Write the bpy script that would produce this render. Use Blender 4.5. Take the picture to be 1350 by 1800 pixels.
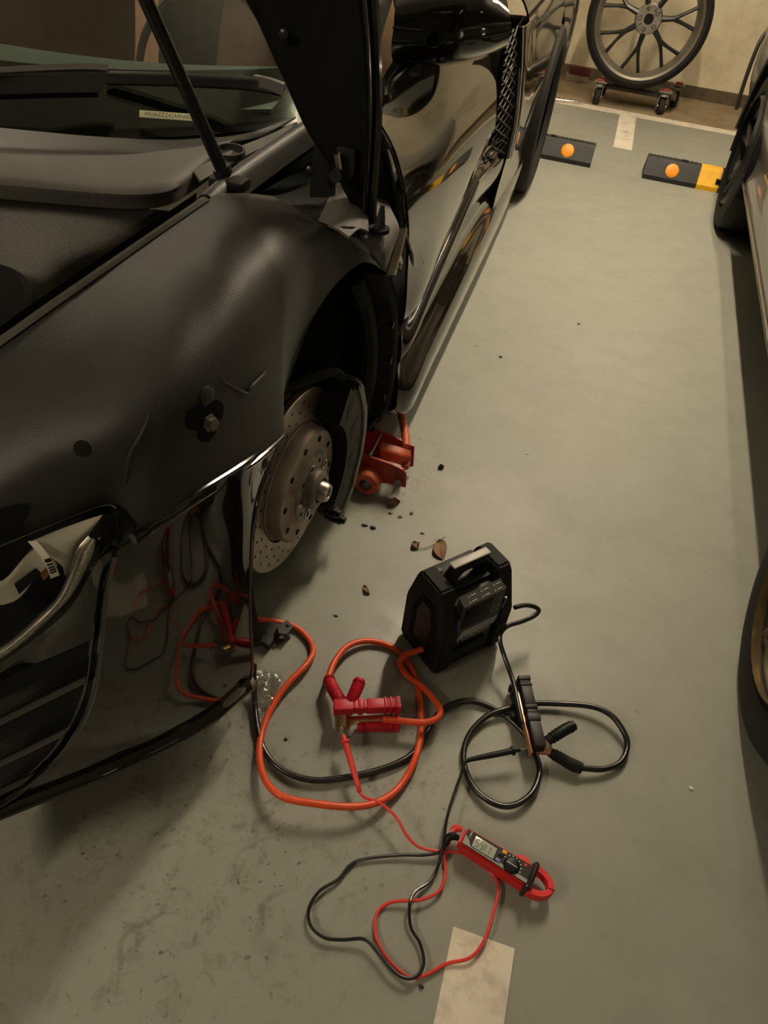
import bpy, bmesh, math, random
from mathutils import Vector, Matrix
random.seed(7)
D = bpy.data
SC = bpy.context.scene
COL = SC.collection
for _o in list(D.objects):
    D.objects.remove(_o)

# ------------------------------------------------------------------ camera, world, exposure
cam_data = D.cameras.new('camera')
cam = D.objects.new('camera', cam_data)
COL.objects.link(cam)
cam_data.sensor_fit = 'HORIZONTAL'
cam_data.sensor_width = 36.0
cam_data.lens = 36.0 * 1248 / 1350
cam_data.clip_start = 0.02
_r = Vector((0.9535, 0.2856, 0.0964)); _d = Vector((0.2651, -0.642, -0.7195)); _f = Vector((-0.1436, 0.7115, -0.6878))
_m = Matrix((_r, -_d, -_f)).transposed().to_4x4()
_m.translation = (0, 0, 1.2)
cam.matrix_world = _m
SC.camera = cam

world = D.worlds.new('world')
SC.world = world
world.use_nodes = True
_bg = world.node_tree.nodes['Background']
_bg.inputs['Color'].default_value = (1.0, 0.82, 0.52, 1)
_bg.inputs['Strength'].default_value = 0.035
SC.view_settings.view_transform = 'Standard'
SC.view_settings.look = 'None'
SC.view_settings.exposure = 0.0
SC.view_settings.gamma = 1.0
SC.view_settings.use_curve_mapping = False
LAMP_COLOR = (1.0, 0.83, 0.60)
# ceiling lamps: (x, y, z, length, turn, power)
LAMPS = [(0.05, 2.95, 2.45, 1.2, 0.0, 335.0),
         (0.50, 4.4, 2.45, 1.2, 0.0, 150.0),
         (-2.1, -1.3, 2.45, 1.2, 0.0, 185.0),
         (-3.4, 3.4, 2.45, 1.2, 0.0, 110.0),
         (2.2, -2.0, 2.45, 1.2, 0.0, 30.0)]

# ------------------------------------------------------------------ materials
MATS = {}
def mat(name, col, rough=0.5, metal=0.0, spec=0.5, noise=0.0, nscale=30.0, bump=0.0, bscale=60.0,
        coat=0.0, emit=None, estr=0.0, rvar=0.0, dirt=None, dscale=8.0, damt=0.5, alpha=1.0):
    m = D.materials.new(name)
    m.use_nodes = True
    nt = m.node_tree
    N, L = nt.nodes, nt.links
    b = N['Principled BSDF']
    b.inputs['Base Color'].default_value = (*col, 1)
    b.inputs['Roughness'].default_value = rough
    b.inputs['Metallic'].default_value = metal
    b.inputs['Specular IOR Level'].default_value = spec
    b.inputs['Coat Weight'].default_value = coat
    b.inputs['Coat Roughness'].default_value = 0.03
    b.inputs['Alpha'].default_value = alpha
    if emit:
        b.inputs['Emission Color'].default_value = (*emit, 1)
        b.inputs['Emission Strength'].default_value = estr
    tc = N.new('ShaderNodeTexCoord')
    src = None
    if noise > 0:
        n = N.new('ShaderNodeTexNoise'); n.inputs['Scale'].default_value = nscale
        n.inputs['Detail'].default_value = 6
        L.new(tc.outputs['Object'], n.inputs['Vector'])
        mr = N.new('ShaderNodeMapRange')
        mr.inputs['From Min'].default_value = 0.3; mr.inputs['From Max'].default_value = 0.7
        mr.inputs['To Min'].default_value = 1 - noise; mr.inputs['To Max'].default_value = 1 + noise
        L.new(n.outputs['Fac'], mr.inputs['Value'])
        mx = N.new('ShaderNodeVectorMath'); mx.operation = 'SCALE'
        mx.inputs[0].default_value = col
        L.new(mr.outputs['Result'], mx.inputs['Scale'])
        src = mx.outputs['Vector']
        L.new(src, b.inputs['Base Color'])
    if dirt:
        n = N.new('ShaderNodeTexNoise'); n.inputs['Scale'].default_value = dscale
        n.inputs['Detail'].default_value = 8; n.inputs['Roughness'].default_value = 0.65
        L.new(tc.outputs['Object'], n.inputs['Vector'])
        mr = N.new('ShaderNodeMapRange')
        mr.inputs['From Min'].default_value = 0.5; mr.inputs['From Max'].default_value = 0.72
        mr.inputs['To Max'].default_value = damt
        L.new(n.outputs['Fac'], mr.inputs['Value'])
        mx = N.new('ShaderNodeMix'); mx.data_type = 'RGBA'
        L.new(mr.outputs['Result'], mx.inputs['Factor'])
        if src: L.new(src, mx.inputs['A'])
        else: mx.inputs['A'].default_value = (*col, 1)
        mx.inputs['B'].default_value = (*dirt, 1)
        L.new(mx.outputs['Result'], b.inputs['Base Color'])
    if rvar > 0:
        n = N.new('ShaderNodeTexNoise'); n.inputs['Scale'].default_value = nscale * 0.6
        L.new(tc.outputs['Object'], n.inputs['Vector'])
        mr = N.new('ShaderNodeMapRange')
        mr.inputs['To Min'].default_value = max(0.02, rough - rvar); mr.inputs['To Max'].default_value = rough + rvar
        L.new(n.outputs['Fac'], mr.inputs['Value'])
        L.new(mr.outputs['Result'], b.inputs['Roughness'])
    if bump > 0:
        n = N.new('ShaderNodeTexNoise'); n.inputs['Scale'].default_value = bscale
        n.inputs['Detail'].default_value = 3
        L.new(tc.outputs['Object'], n.inputs['Vector'])
        bp = N.new('ShaderNodeBump'); bp.inputs['Strength'].default_value = bump
        bp.inputs['Distance'].default_value = 0.002
        L.new(n.outputs['Fac'], bp.inputs['Height'])
        L.new(bp.outputs['Normal'], b.inputs['Normal'])
    MATS[name] = m
    return m

def glass_mat(name, tint=(0.9, 0.95, 0.9), rough=0.02, ior=1.5, base=0.0, grain=0.0):
    m = D.materials.new(name); m.use_nodes = True
    nt = m.node_tree; N, L = nt.nodes, nt.links
    N.remove(N['Principled BSDF'])
    out = N['Material Output']
    tr = N.new('ShaderNodeBsdfTransparent'); tr.inputs['Color'].default_value = (*tint, 1)
    gl = N.new('ShaderNodeBsdfGlossy'); gl.inputs['Roughness'].default_value = rough
    fr = N.new('ShaderNodeFresnel')
    ge = N.new('ShaderNodeNewGeometry'); im = N.new('ShaderNodeMapRange')      # same index on both faces of the pane
    im.inputs['To Min'].default_value = ior; im.inputs['To Max'].default_value = 1 / ior
    L.new(ge.outputs['Backfacing'], im.inputs['Value']); L.new(im.outputs['Result'], fr.inputs['IOR'])
    mx = N.new('ShaderNodeMixShader')
    ad = N.new('ShaderNodeMath'); ad.operation = 'ADD'; ad.inputs[1].default_value = base
    ad.use_clamp = True
    L.new(fr.outputs['Fac'], ad.inputs[0])
    L.new(ad.outputs['Value'], mx.inputs['Fac'])
    L.new(tr.outputs['BSDF'], mx.inputs[1]); L.new(gl.outputs['BSDF'], mx.inputs[2])
    L.new(mx.outputs['Shader'], out.inputs['Surface'])
    if grain > 0:
        tc = N.new('ShaderNodeTexCoord')
        n = N.new('ShaderNodeTexNoise'); n.inputs['Scale'].default_value = 40
        L.new(tc.outputs['Object'], n.inputs['Vector'])
        bp = N.new('ShaderNodeBump'); bp.inputs['Strength'].default_value = grain; bp.inputs['Distance'].default_value = 0.01
        L.new(n.outputs['Fac'], bp.inputs['Height'])
        L.new(bp.outputs['Normal'], gl.inputs['Normal']); L.new(bp.outputs['Normal'], fr.inputs['Normal'])
    MATS[name] = m
    return m

# ------------------------------------------------------------------ mesh helpers
ROOTM = {}          # object name -> matrix of its top-level root
def V3(p): return Vector(p)
class MB:
    def __init__(s): s.v = []; s.f = []
    def add(s, vs, fs):
        o = len(s.v); s.v += [tuple(p) for p in vs]; s.f += [tuple(i + o for i in q) for q in fs]; return s
    def box(s, cx, cy, cz, sx, sy, sz, bev=0.0, M=None):
        bm = bmesh.new()
        bmesh.ops.create_cube(bm, size=1.0)
        for v in bm.verts: v.co = Vector((v.co.x * sx, v.co.y * sy, v.co.z * sz))
        if bev > 0:
            bmesh.ops.bevel(bm, geom=bm.edges[:], offset=min(bev, 0.45 * min(sx, sy, sz)), segments=2, profile=0.6, affect='EDGES')
        for v in bm.verts:
            v.co += Vector((cx, cy, cz))
            if M: v.co = M @ v.co
        return s.frombm(bm)
    def frombm(s, bm):
        bm.verts.index_update()
        s.add([v.co[:] for v in bm.verts], [[v.index for v in f.verts] for f in bm.faces]); bm.free(); return s
    def cyl(s, a, b, r0, r1=None, n=16, caps=True):
        a, b = V3(a), V3(b); r1 = r0 if r1 is None else r1
        d = (b - a).normalized(); u = d.orthogonal().normalized(); w = d.cross(u)
        vs = []
        for p, r in ((a, r0), (b, r1)):
            for i in range(n):
                t = 2 * math.pi * i / n
                vs.append(p + (u * math.cos(t) + w * math.sin(t)) * r)
        fs = [(i, (i + 1) % n, n + (i + 1) % n, n + i) for i in range(n)]
        if caps: fs += [tuple(range(n))[::-1], tuple(range(n, 2 * n))]
        return s.add(vs, fs)
    def tube(s, pts, r, n=8, sub=6, rad=None, caps=True, flat=None):
        pts = [V3(p) for p in pts]
        P = smooth(pts, sub) if sub > 1 else pts
        m = len(P)
        R = [r] * m
        if rad:
            R = []
            k = len(rad) - 1
            for i in range(m):
                t = i / (m - 1) * k; j = min(int(t), k - 1); R.append(rad[j] + (rad[j + 1] - rad[j]) * (t - j))
        t0 = (P[1] - P[0]).normalized(); u = t0.orthogonal().normalized()
        vs = []
        for i in range(m):
            t = (P[min(i + 1, m - 1)] - P[max(i - 1, 0)]).normalized()
            u = (u - t * u.dot(t)).normalized(); w = t.cross(u)
            for j in range(n):
                q = 2 * math.pi * j / n
                vs.append(P[i] + (u * math.cos(q) + w * math.sin(q)) * R[i])
        fs = []
        for i in range(m - 1):
            for j in range(n):
                k = (j + 1) % n
                fs.append((i * n + j, i * n + k, (i + 1) * n + k, (i + 1) * n + j))
        if caps: fs += [tuple(range(n))[::-1], tuple(range((m - 1) * n, m * n))]
        return s.add(vs, fs)
    def lathe(s, prof, c, axis, n=48, close=False):
        """prof: list of (distance along axis, radius)"""
        c = V3(c); d = V3(axis).normalized(); u = d.cross(Vector((0, 0, 1)))
        u = u.normalized() if u.length > 1e-3 else Vector((1, 0, 0)); w = d.cross(u)
        vs = []
        for h, r in prof:
            for i in range(n):
                t = 2 * math.pi * i / n
                vs.append(c + d * h + (u * math.cos(t) + w * math.sin(t)) * r)
        m = len(prof); fs = []
        rng = range(m if close else m - 1)
        for k in rng:
            k2 = (k + 1) % m
            for i in range(n):
                j = (i + 1) % n
                fs.append((k * n + i, k * n + j, k2 * n + j, k2 * n + i))
        return s.add(vs, fs)
    def prism(s, poly, a, b, M=None):
        """poly: list of 3D points, extruded by vector b-a (Vector d)"""
        n = len(poly); d = V3(b) - V3(a)
        vs = [V3(p) for p in poly] + [V3(p) + d for p in poly]
        if M: vs = [M @ p for p in vs]
        fs = [(i, (i + 1) % n, n + (i + 1) % n, n + i) for i in range(n)]
        fs += [tuple(range(n))[::-1], tuple(range(n, 2 * n))]
        return s.add(vs, fs)
    def patch(s, rows, su=6, sv=6, thick=0.0):
        """rows of control points -> smooth surface; thick>0 gives it a back side offset along -normal"""
        R = [smooth([V3(p) for p in r], su) for r in rows]
        n = len(R[0])
        cols = [smooth([R[i][j] for i in range(len(R))], sv) for j in range(n)]
        m = len(cols[0])
        G = [[cols[j][i] for j in range(n)] for i in range(m)]
        vs = [p for r in G for p in r]
        fs = [(i * n + j, i * n + j + 1, (i + 1) * n + j + 1, (i + 1) * n + j) for i in range(m - 1) for j in range(n - 1)]
        if thick:
            nor = []
            for i in range(m):
                for j in range(n):
                    a = G[min(i + 1, m - 1)][j] - G[max(i - 1, 0)][j]
                    b = G[i][min(j + 1, n - 1)] - G[i][max(j - 1, 0)]
                    q = b.cross(a)
                    nor.append(q.normalized() if q.length > 1e-9 else Vector((0, 0, 1)))
            o = len(vs)
            vs = vs + [vs[k] + nor[k] * thick for k in range(o)]
            fs = fs + [tuple(reversed([k + o for k in f])) for f in fs]
            ring = [j for j in range(n)] + [i * n + n - 1 for i in range(1, m)] + [(m - 1) * n + j for j in range(n - 2, -1, -1)] + [i * n for i in range(m - 2, 0, -1)]
            L = len(ring)
            for k in range(L):
                a, b = ring[k], ring[(k + 1) % L]
                fs.append((b, a, a + o, b + o))
        return s.add(vs, fs)
    def sphere(s, c, r, n=16, m=10, sc=(1, 1, 1)):
        c = V3(c); prof = []
        vs = []; fs = []
        for i in range(m + 1):
            th = math.pi * i / m
            for j in range(n):
                ph = 2 * math.pi * j / n
                vs.append(c + Vector((r * sc[0] * math.sin(th) * math.cos(ph), r * sc[1] * math.sin(th) * math.sin(ph), r * sc[2] * math.cos(th))))
        for i in range(m):
            for j in range(n):
                k = (j + 1) % n
                fs.append((i * n + j, (i + 1) * n + j, (i + 1) * n + k, i * n + k))
        return s.add(vs, fs)
    def xf(s, M):
        s.v = [tuple(M @ Vector(p)) for p in s.v]; return s
    def build(s, name, m, parent=None, smooth_shade=True, angle=35, world=True):
        me = D.meshes.new(name)
        vs = s.v
        if parent is not None and world:
            inv = ROOTM[parent.name].inverted()
            vs = [tuple(inv @ Vector(p)) for p in vs]
        me.from_pydata(vs, [], s.f)
        bm = bmesh.new(); bm.from_mesh(me)
        bmesh.ops.remove_doubles(bm, verts=bm.verts[:], dist=1e-6)
        bmesh.ops.recalc_face_normals(bm, faces=bm.faces[:])
        bm.to_mesh(me); bm.free()
        me.materials.append(MATS[m] if isinstance(m, str) else m)
        if smooth_shade:
            me.polygons.foreach_set('use_smooth', [True] * len(me.polygons))
            me.set_sharp_from_angle(angle=math.radians(angle))
        o = D.objects.new(name, me)
        COL.objects.link(o)
        if parent is not None:
            o.parent = parent
            ROOTM[o.name] = ROOTM[parent.name]
        else:
            ROOTM[o.name] = Matrix.Identity(4)
        return o

def smooth(pts, sub):
    """Catmull-Rom through the points"""
    n = len(pts)
    if sub <= 1 or n < 2: return list(pts)
    out = []
    for i in range(n - 1):
        p1, p2 = pts[i], pts[i + 1]
        p0 = pts[i - 1] if i > 0 else p1 * 2 - p2
        p3 = pts[i + 2] if i + 2 < n else p2 * 2 - p1
        for k in range(sub):
            t = k / sub
            out.append(0.5 * ((2 * p1) + (p2 - p0) * t + (2 * p0 - 5 * p1 + 4 * p2 - p3) * t * t + (3 * p1 - p0 - 3 * p2 + p3) * t ** 3))
    out.append(pts[-1])
    return out

def tag(o, label=None, cat=None, group=None, kind=None):
    if label: o['label'] = label
    if cat: o['category'] = cat
    if group: o['group'] = group
    if kind: o['kind'] = kind
    return o
def thing(name, label, cat, loc=(0, 0, 0), rz=0.0, group=None, M=None):
    o = D.objects.new(name, None)
    COL.objects.link(o)
    o.empty_display_size = 0.1
    mw = M if M is not None else Matrix.Translation(loc) @ Matrix.Rotation(rz, 4, 'Z')
    o.matrix_world = mw
    ROOTM[o.name] = mw
    return tag(o, label, cat, group)
def text_mb(body, size, M, depth=0.0, align='CENTER', sx=1.0):
    cu = D.curves.new('t', 'FONT'); cu.body = body; cu.size = size; cu.align_x = align; cu.align_y = 'CENTER'
    cu.extrude = depth; cu.resolution_u = 3
    ob = D.objects.new('t', cu); COL.objects.link(ob)
    dg = bpy.context.evaluated_depsgraph_get(); dg.update()
    me = D.meshes.new_from_object(ob.evaluated_get(dg))
    mb = MB(); mb.add([M @ Vector((v.co.x * sx, v.co.y, v.co.z)) for v in me.vertices], [list(p.vertices) for p in me.polygons])
    D.objects.remove(ob); D.curves.remove(cu); D.meshes.remove(me)
    return mb
def frame(o, ex, ey, ez):
    """matrix with given axes and origin"""
    m = Matrix((V3(ex), V3(ey), V3(ez))).transposed().to_4x4(); m.translation = V3(o); return m

# ------------------------------------------------------------------ palette
mat('wall_paint', (0.78, 0.70, 0.50), 0.75, noise=0.06, nscale=3, dirt=(0.30, 0.22, 0.12), dscale=1.6, damt=0.55)
mat('ceiling_paint', (0.55, 0.53, 0.48), 0.8, noise=0.1, nscale=2)
mat('dirty_concrete', (0.27, 0.205, 0.125), 0.8, noise=0.25, nscale=5, dirt=(0.12, 0.085, 0.05), dscale=6, damt=0.7, bump=0.3, bscale=40)
mat('dark_kerb', (0.115, 0.085, 0.05), 0.85, noise=0.3, nscale=12, bump=0.3, bscale=40)
mat('line_paint', (0.74, 0.68, 0.56), 0.6, noise=0.08, nscale=12, dirt=(0.22, 0.19, 0.15), dscale=14, damt=0.6)
mat('gloss_black', (0.013, 0.0105, 0.0075), 0.05, spec=0.5, coat=0.25)
mat('edge_black', (0.012, 0.010, 0.008), 0.14, spec=0.7, coat=0.6)
mat('matte_black', (0.026, 0.025, 0.022), 0.50, spec=0.5, noise=0.18, nscale=14, bump=0.25, bscale=700)
mat('grey_plastic', (0.10, 0.095, 0.085), 0.62, spec=0.4, noise=0.08, nscale=20, bump=0.35, bscale=500)
mat('liner_cloth', (0.21, 0.205, 0.19), 0.75, spec=0.3, noise=0.15, nscale=300, bump=0.5, bscale=420)
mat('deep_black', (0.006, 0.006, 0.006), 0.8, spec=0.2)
mat('rubber', (0.016, 0.015, 0.014), 0.72, spec=0.3, noise=0.2, nscale=20, bump=0.2, bscale=120)
mat('tyre_rubber', (0.012, 0.0115, 0.0105), 0.7, spec=0.25, noise=0.2, nscale=10, bump=0.15, bscale=90)
mat('black_plastic', (0.009, 0.009, 0.009), 0.45, spec=0.3, noise=0.15, nscale=30, bump=0.1, bscale=300)
mat('satin_black', (0.016, 0.016, 0.016), 0.3, spec=0.5)
mat('hood_under', (0.0045, 0.0045, 0.0045), 0.7, spec=0.2, noise=0.2, nscale=9)
mat('steel', (0.42, 0.39, 0.34), 0.36, metal=1.0, noise=0.12, nscale=25, rvar=0.1)
mat('disc_steel', (0.36, 0.31, 0.26), 0.38, metal=0.9, noise=0.1, nscale=40, rvar=0.08)
mat('hat_steel', (0.36, 0.30, 0.24), 0.55, metal=0.5, noise=0.25, nscale=18, dirt=(0.10, 0.06, 0.035), dscale=14, damt=0.8)
mat('hub_steel', (0.24, 0.22, 0.19), 0.45, metal=0.7, noise=0.25, nscale=30, dirt=(0.08, 0.05, 0.03), dscale=20, damt=0.7)
mat('caliper_black', (0.006, 0.006, 0.0055), 0.55, spec=0.4, noise=0.2, nscale=20)
mat('shield_grey', (0.22, 0.215, 0.19), 0.6, metal=0.3, noise=0.2, nscale=20)
mat('chrome', (0.8, 0.78, 0.74), 0.08, metal=1.0)
mat('dull_chrome', (0.5, 0.47, 0.42), 0.25, metal=1.0)
mat('reflector_grey', (0.85, 0.81, 0.73), 0.32, metal=0.4)
mat('strut_black', (0.006, 0.006, 0.006), 0.3, spec=0.5)
mat('jack_red', (0.42, 0.035, 0.025), 0.42, noise=0.2, nscale=10, dirt=(0.10, 0.02, 0.015), dscale=14, damt=0.6)
mat('jack_orange', (0.70, 0.14, 0.06), 0.5, noise=0.25, nscale=20, dirt=(0.12, 0.05, 0.03), dscale=24, damt=0.7)
mat('cable_red', (0.80, 0.095, 0.028), 0.38, spec=0.5, noise=0.08, nscale=30)
mat('cable_black', (0.012, 0.012, 0.011), 0.28, spec=0.6)
mat('lead_red', (0.78, 0.06, 0.05), 0.34, spec=0.5)
mat('clamp_red', (0.60, 0.014, 0.035), 0.42, spec=0.45, noise=0.1, nscale=30)
mat('meter_red', (0.72, 0.022, 0.022), 0.4, spec=0.5, noise=0.06, nscale=30)
mat('meter_face', (0.03, 0.027, 0.024), 0.22, spec=0.6, coat=0.3)
mat('meter_grey', (0.33, 0.31, 0.27), 0.35, spec=0.5)
mat('lcd', (0.42, 0.46, 0.37), 0.2, spec=0.5)
mat('lcd_ink', (0.05, 0.055, 0.05), 0.4)
mat('orange_key', (0.85, 0.38, 0.01), 0.4)
mat('blue_key', (0.12, 0.18, 0.42), 0.4)
mat('white_print', (0.75, 0.73, 0.68), 0.5)
mat('grey_print', (0.5, 0.49, 0.47), 0.4)
mat('grey_strip', (0.36, 0.37, 0.39), 0.3, spec=0.5, noise=0.1, nscale=20)
mat('handle_grey', (0.42, 0.40, 0.36), 0.4, noise=0.1, nscale=40)
mat('blue_trim', (0.008, 0.05, 0.22), 0.35)
mat('screen_black', (0.004, 0.004, 0.004), 0.12, spec=0.35)
mat('lcd_dark', (0.004, 0.004, 0.0045), 0.45, spec=0.12)
mat('copper', (0.75, 0.36, 0.20), 0.28, metal=1.0, noise=0.1, nscale=40)
mat('brass', (0.70, 0.48, 0.25), 0.2, metal=1.0)
mat('silver_paint', (0.30, 0.295, 0.28), 0.28, metal=0.55, spec=0.5, coat=0.6)
mat('alloy_gold', (0.32, 0.26, 0.14), 0.35, metal=0.7, noise=0.1, nscale=10)
mat('rim_grey', (0.16, 0.145, 0.115), 0.4, metal=0.5, noise=0.1, nscale=10)
mat('rim_black', (0.012, 0.012, 0.011), 0.32, spec=0.5)
mat('wheel_stop', (0.013, 0.013, 0.013), 0.6, noise=0.2, nscale=30, bump=0.3, bscale=200)
mat('stop_yellow', (0.85, 0.45, 0.005), 0.5, noise=0.1, nscale=20)
mat('stop_orange', (0.95, 0.33, 0.01), 0.45)
mat('dolly_wood', (0.055, 0.04, 0.028), 0.7, noise=0.3, nscale=30)
mat('zinc', (0.30, 0.28, 0.24), 0.45, metal=0.6, noise=0.2, nscale=40)
mat('red_wood', (0.10, 0.014, 0.012), 0.6, noise=0.2, nscale=30)
mat('caster_red', (0.45, 0.05, 0.03), 0.5)
mat('leaf_brown', (0.23, 0.12, 0.055), 0.7, noise=0.3, nscale=60, bump=0.4, bscale=150)
mat('twig_brown', (0.12, 0.08, 0.05), 0.8)
mat('crumb_brown', (0.16, 0.10, 0.06), 0.9, noise=0.3, nscale=200)
mat('crumb_black', (0.012, 0.012, 0.012), 0.7)
mat('vin_plate', (0.62, 0.64, 0.42), 0.4, metal=0.2)
mat('dash_teal', (0.10, 0.125, 0.115), 0.7, noise=0.1, nscale=30)
mat('seat_brown', (0.22, 0.12, 0.075), 0.6, noise=0.1, nscale=20)
mat('seat_dark', (0.07, 0.065, 0.05), 0.6, noise=0.2, nscale=20)
mat('lens_strip', (0.50, 0.48, 0.43), 0.15, metal=0.3, noise=0.35, nscale=220, bump=0.6, bscale=300)
mat('amber', (0.5, 0.22, 0.10), 0.4)
mat('strap_brown', (0.24, 0.19, 0.145), 0.4, spec=0.5, coat=0.3)
mat('yellow_tag', (0.6, 0.5, 0.12), 0.5)
mat('lamp_body', (0.6, 0.6, 0.58), 0.5)
mat('pill_white', (0.7, 0.68, 0.6), 0.4)
mat('bracket_grey', (0.045, 0.042, 0.035), 0.55, noise=0.2, nscale=20)
glass_mat('windscreen_glass', (0.84, 0.88, 0.84), 0.015, 1.45)
glass_mat('clear_lens', (0.93, 0.93, 0.9), 0.02, 1.35)
glass_mat('plastic_film', (0.88, 0.88, 0.86), 0.16, 1.5, base=0.10, grain=1.0)
def lamp_mat(name, strength):
    m = D.materials.new(name); m.use_nodes = True
    nt = m.node_tree; N, L = nt.nodes, nt.links
    N.remove(N['Principled BSDF'])
    e = N.new('ShaderNodeEmission'); e.inputs['Color'].default_value = (*LAMP_COLOR, 1); e.inputs['Strength'].default_value = strength
    L.new(e.outputs['Emission'], N['Material Output'].inputs['Surface'])
    MATS[name] = m

def floor_material():
    m = D.materials.new('floor_epoxy'); m.use_nodes = True
    nt = m.node_tree; N, L = nt.nodes, nt.links
    b = N['Principled BSDF']
    tc = N.new('ShaderNodeTexCoord'); obj = tc.outputs['Object']
    def noise(scale, detail=5, rough=0.55, dist=0.0):
        n = N.new('ShaderNodeTexNoise'); n.inputs['Scale'].default_value = scale
        n.inputs['Detail'].default_value = detail; n.inputs['Roughness'].default_value = rough
        n.inputs['Distortion'].default_value = dist
        L.new(obj, n.inputs['Vector']); return n.outputs['Fac']
    def rng(x, a, b_, c, d):
        r = N.new('ShaderNodeMapRange'); r.inputs['From Min'].default_value = a; r.inputs['From Max'].default_value = b_
        r.inputs['To Min'].default_value = c; r.inputs['To Max'].default_value = d
        L.new(x, r.inputs['Value']); return r.outputs['Result']
    def mul(a, b_):
        q = N.new('ShaderNodeMath'); q.operation = 'MULTIPLY'; L.new(a, q.inputs[0])
        if isinstance(b_, float): q.inputs[1].default_value = b_
        else: L.new(b_, q.inputs[1])
        return q.outputs['Value']
    def mx(a, b_, op='MAXIMUM'):
        q = N.new('ShaderNodeMath'); q.operation = op; L.new(a, q.inputs[0]); L.new(b_, q.inputs[1]); return q.outputs['Value']
    def mix(f, a, b_):
        q = N.new('ShaderNodeMix'); q.data_type = 'RGBA'; L.new(f, q.inputs['Factor'])
        for k, s in (('A', a), ('B', b_)):
            if isinstance(s, tuple): q.inputs[k].default_value = (*s, 1)
            else: L.new(s, q.inputs[k])
        return q.outputs['Result']
    def near(p, r0, r1):
        q = N.new('ShaderNodeVectorMath'); q.operation = 'DISTANCE'; L.new(obj, q.inputs[0]); q.inputs[1].default_value = p
        return rng(q.outputs['Value'], r0, r1, 1.0, 0.0)
    base = mix(rng(noise(1.3), 0.3, 0.7, 0, 1), (0.265, 0.275, 0.232), (0.305, 0.308, 0.262))
    base = mix(rng(noise(9, 8, 0.7), 0.45, 0.75, 0, 0.35), base, (0.17, 0.175, 0.14))
    # oily smears and specks where the wheel used to drip
    zone = mx(near((-0.32, 0.40, 0), 0.12, 0.42), near((-0.05, 0.62, 0), 0.03, 0.30))
    zone = mx(zone, near((-0.38, 1.42, 0), 0.05, 0.32))
    smear = mul(rng(noise(26, 9, 0.75, 0.4), 0.52, 0.66, 0, 0.6), zone)
    base = mix(smear, base, (0.085, 0.072, 0.05))
    speck = mul(rng(noise(75, 3, 0.5), 0.63, 0.69, 0, 1), rng(noise(9), 0.42, 0.56, 0, 1))
    base = mix(mul(speck, mx(zone, rng(noise(2.3), 0.5, 0.8, 0.0, 0.5))), base, (0.075, 0.062, 0.044))
    w2 = N.new('ShaderNodeTexVoronoi'); w2.inputs['Scale'].default_value = 7; L.new(obj, w2.inputs['Vector'])
    base = mix(mul(rng(w2.outputs['Distance'], 0.02, 0.05, 0.7, 0), rng(noise(3.1), 0.5, 0.6, 0, 1)), base, (0.06, 0.055, 0.04))
    # thin scribbled tyre marks
    wv = N.new('ShaderNodeTexWave'); wv.inputs['Scale'].default_value = 2.2; wv.inputs['Distortion'].default_value = 14
    wv.inputs['Detail'].default_value = 3; wv.inputs['Detail Scale'].default_value = 1.6; L.new(obj, wv.inputs['Vector'])
    scr = mul(mul(rng(wv.outputs['Fac'], 0.0, 0.035, 1, 0), near((-0.36, 0.36, 0), 0.10, 0.36)), rng(noise(8), 0.5, 0.62, 0, 0.5))
    base = mix(scr, base, (0.07, 0.062, 0.045))
    L.new(base, b.inputs['Base Color'])
    polish = mul(rng(noise(16, 8, 0.7, 0.8), 0.42, 0.58, 0, 1), near((-0.155, 0.88, 0), 0.02, 0.17))
    rough = rng(noise(4, 6, 0.6), 0.3, 0.7, 0.42, 0.56)
    sub = N.new('ShaderNodeMath'); sub.operation = 'SUBTRACT'; L.new(rough, sub.inputs[0]); L.new(mul(polish, 0.26), sub.inputs[1])
    L.new(sub.outputs['Value'], b.inputs['Roughness'])
    b.inputs['Specular IOR Level'].default_value = 0.5
    bp = N.new('ShaderNodeBump'); bp.inputs['Strength'].default_value = 0.12; bp.inputs['Distance'].default_value = 0.004
    L.new(noise(22, 6, 0.6), bp.inputs['Height']); L.new(bp.outputs['Normal'], b.inputs['Normal'])
    MATS['floor_epoxy'] = m
floor_material()

# ------------------------------------------------------------------ the setting
fl = MB().box(0, 1.0, -0.05, 12, 13.4, 0.1).build('floor', 'floor_epoxy', smooth_shade=False)
tag(fl, 'grey green painted garage floor with oily smears', kind='structure')
def line(x0, x1, y0, y1):
    MB().box((x0 + x1) / 2, (y0 + y1) / 2, 0.0008, x1 - x0, y1 - y0, 0.0016).build('parking_line', 'line_paint', fl, False)
line(0.114, 0.210, -0.6, 0.398)
line(0.117, 0.226, 4.745, 5.53)
line(-3.0, 3.0, 5.53, 5.64)
ap = MB().box(0, 6.01, 0.003, 12, 0.74, 0.006).build('concrete_apron', 'dirty_concrete', fl, False)
wb = MB().box(0, 6.48, 1.35, 12, 0.2, 2.7).build('wall_back', 'wall_paint', smooth_shade=False)
tag(wb, 'cream painted garage wall with brown stains', kind='structure')
sk = MB().box(0, 6.365, 0.04, 12, 0.03, 0.085).build('baseboard_back', 'dark_kerb', smooth_shade=False)
tag(sk, 'dark dirty skirting along the foot of the cream wall', kind='structure')
ce = MB().box(0, 1.0, 2.75, 12, 13.4, 0.1).build('ceiling', 'ceiling_paint', smooth_shade=False)
tag(ce, 'plain concrete garage ceiling', kind='structure')
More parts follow.
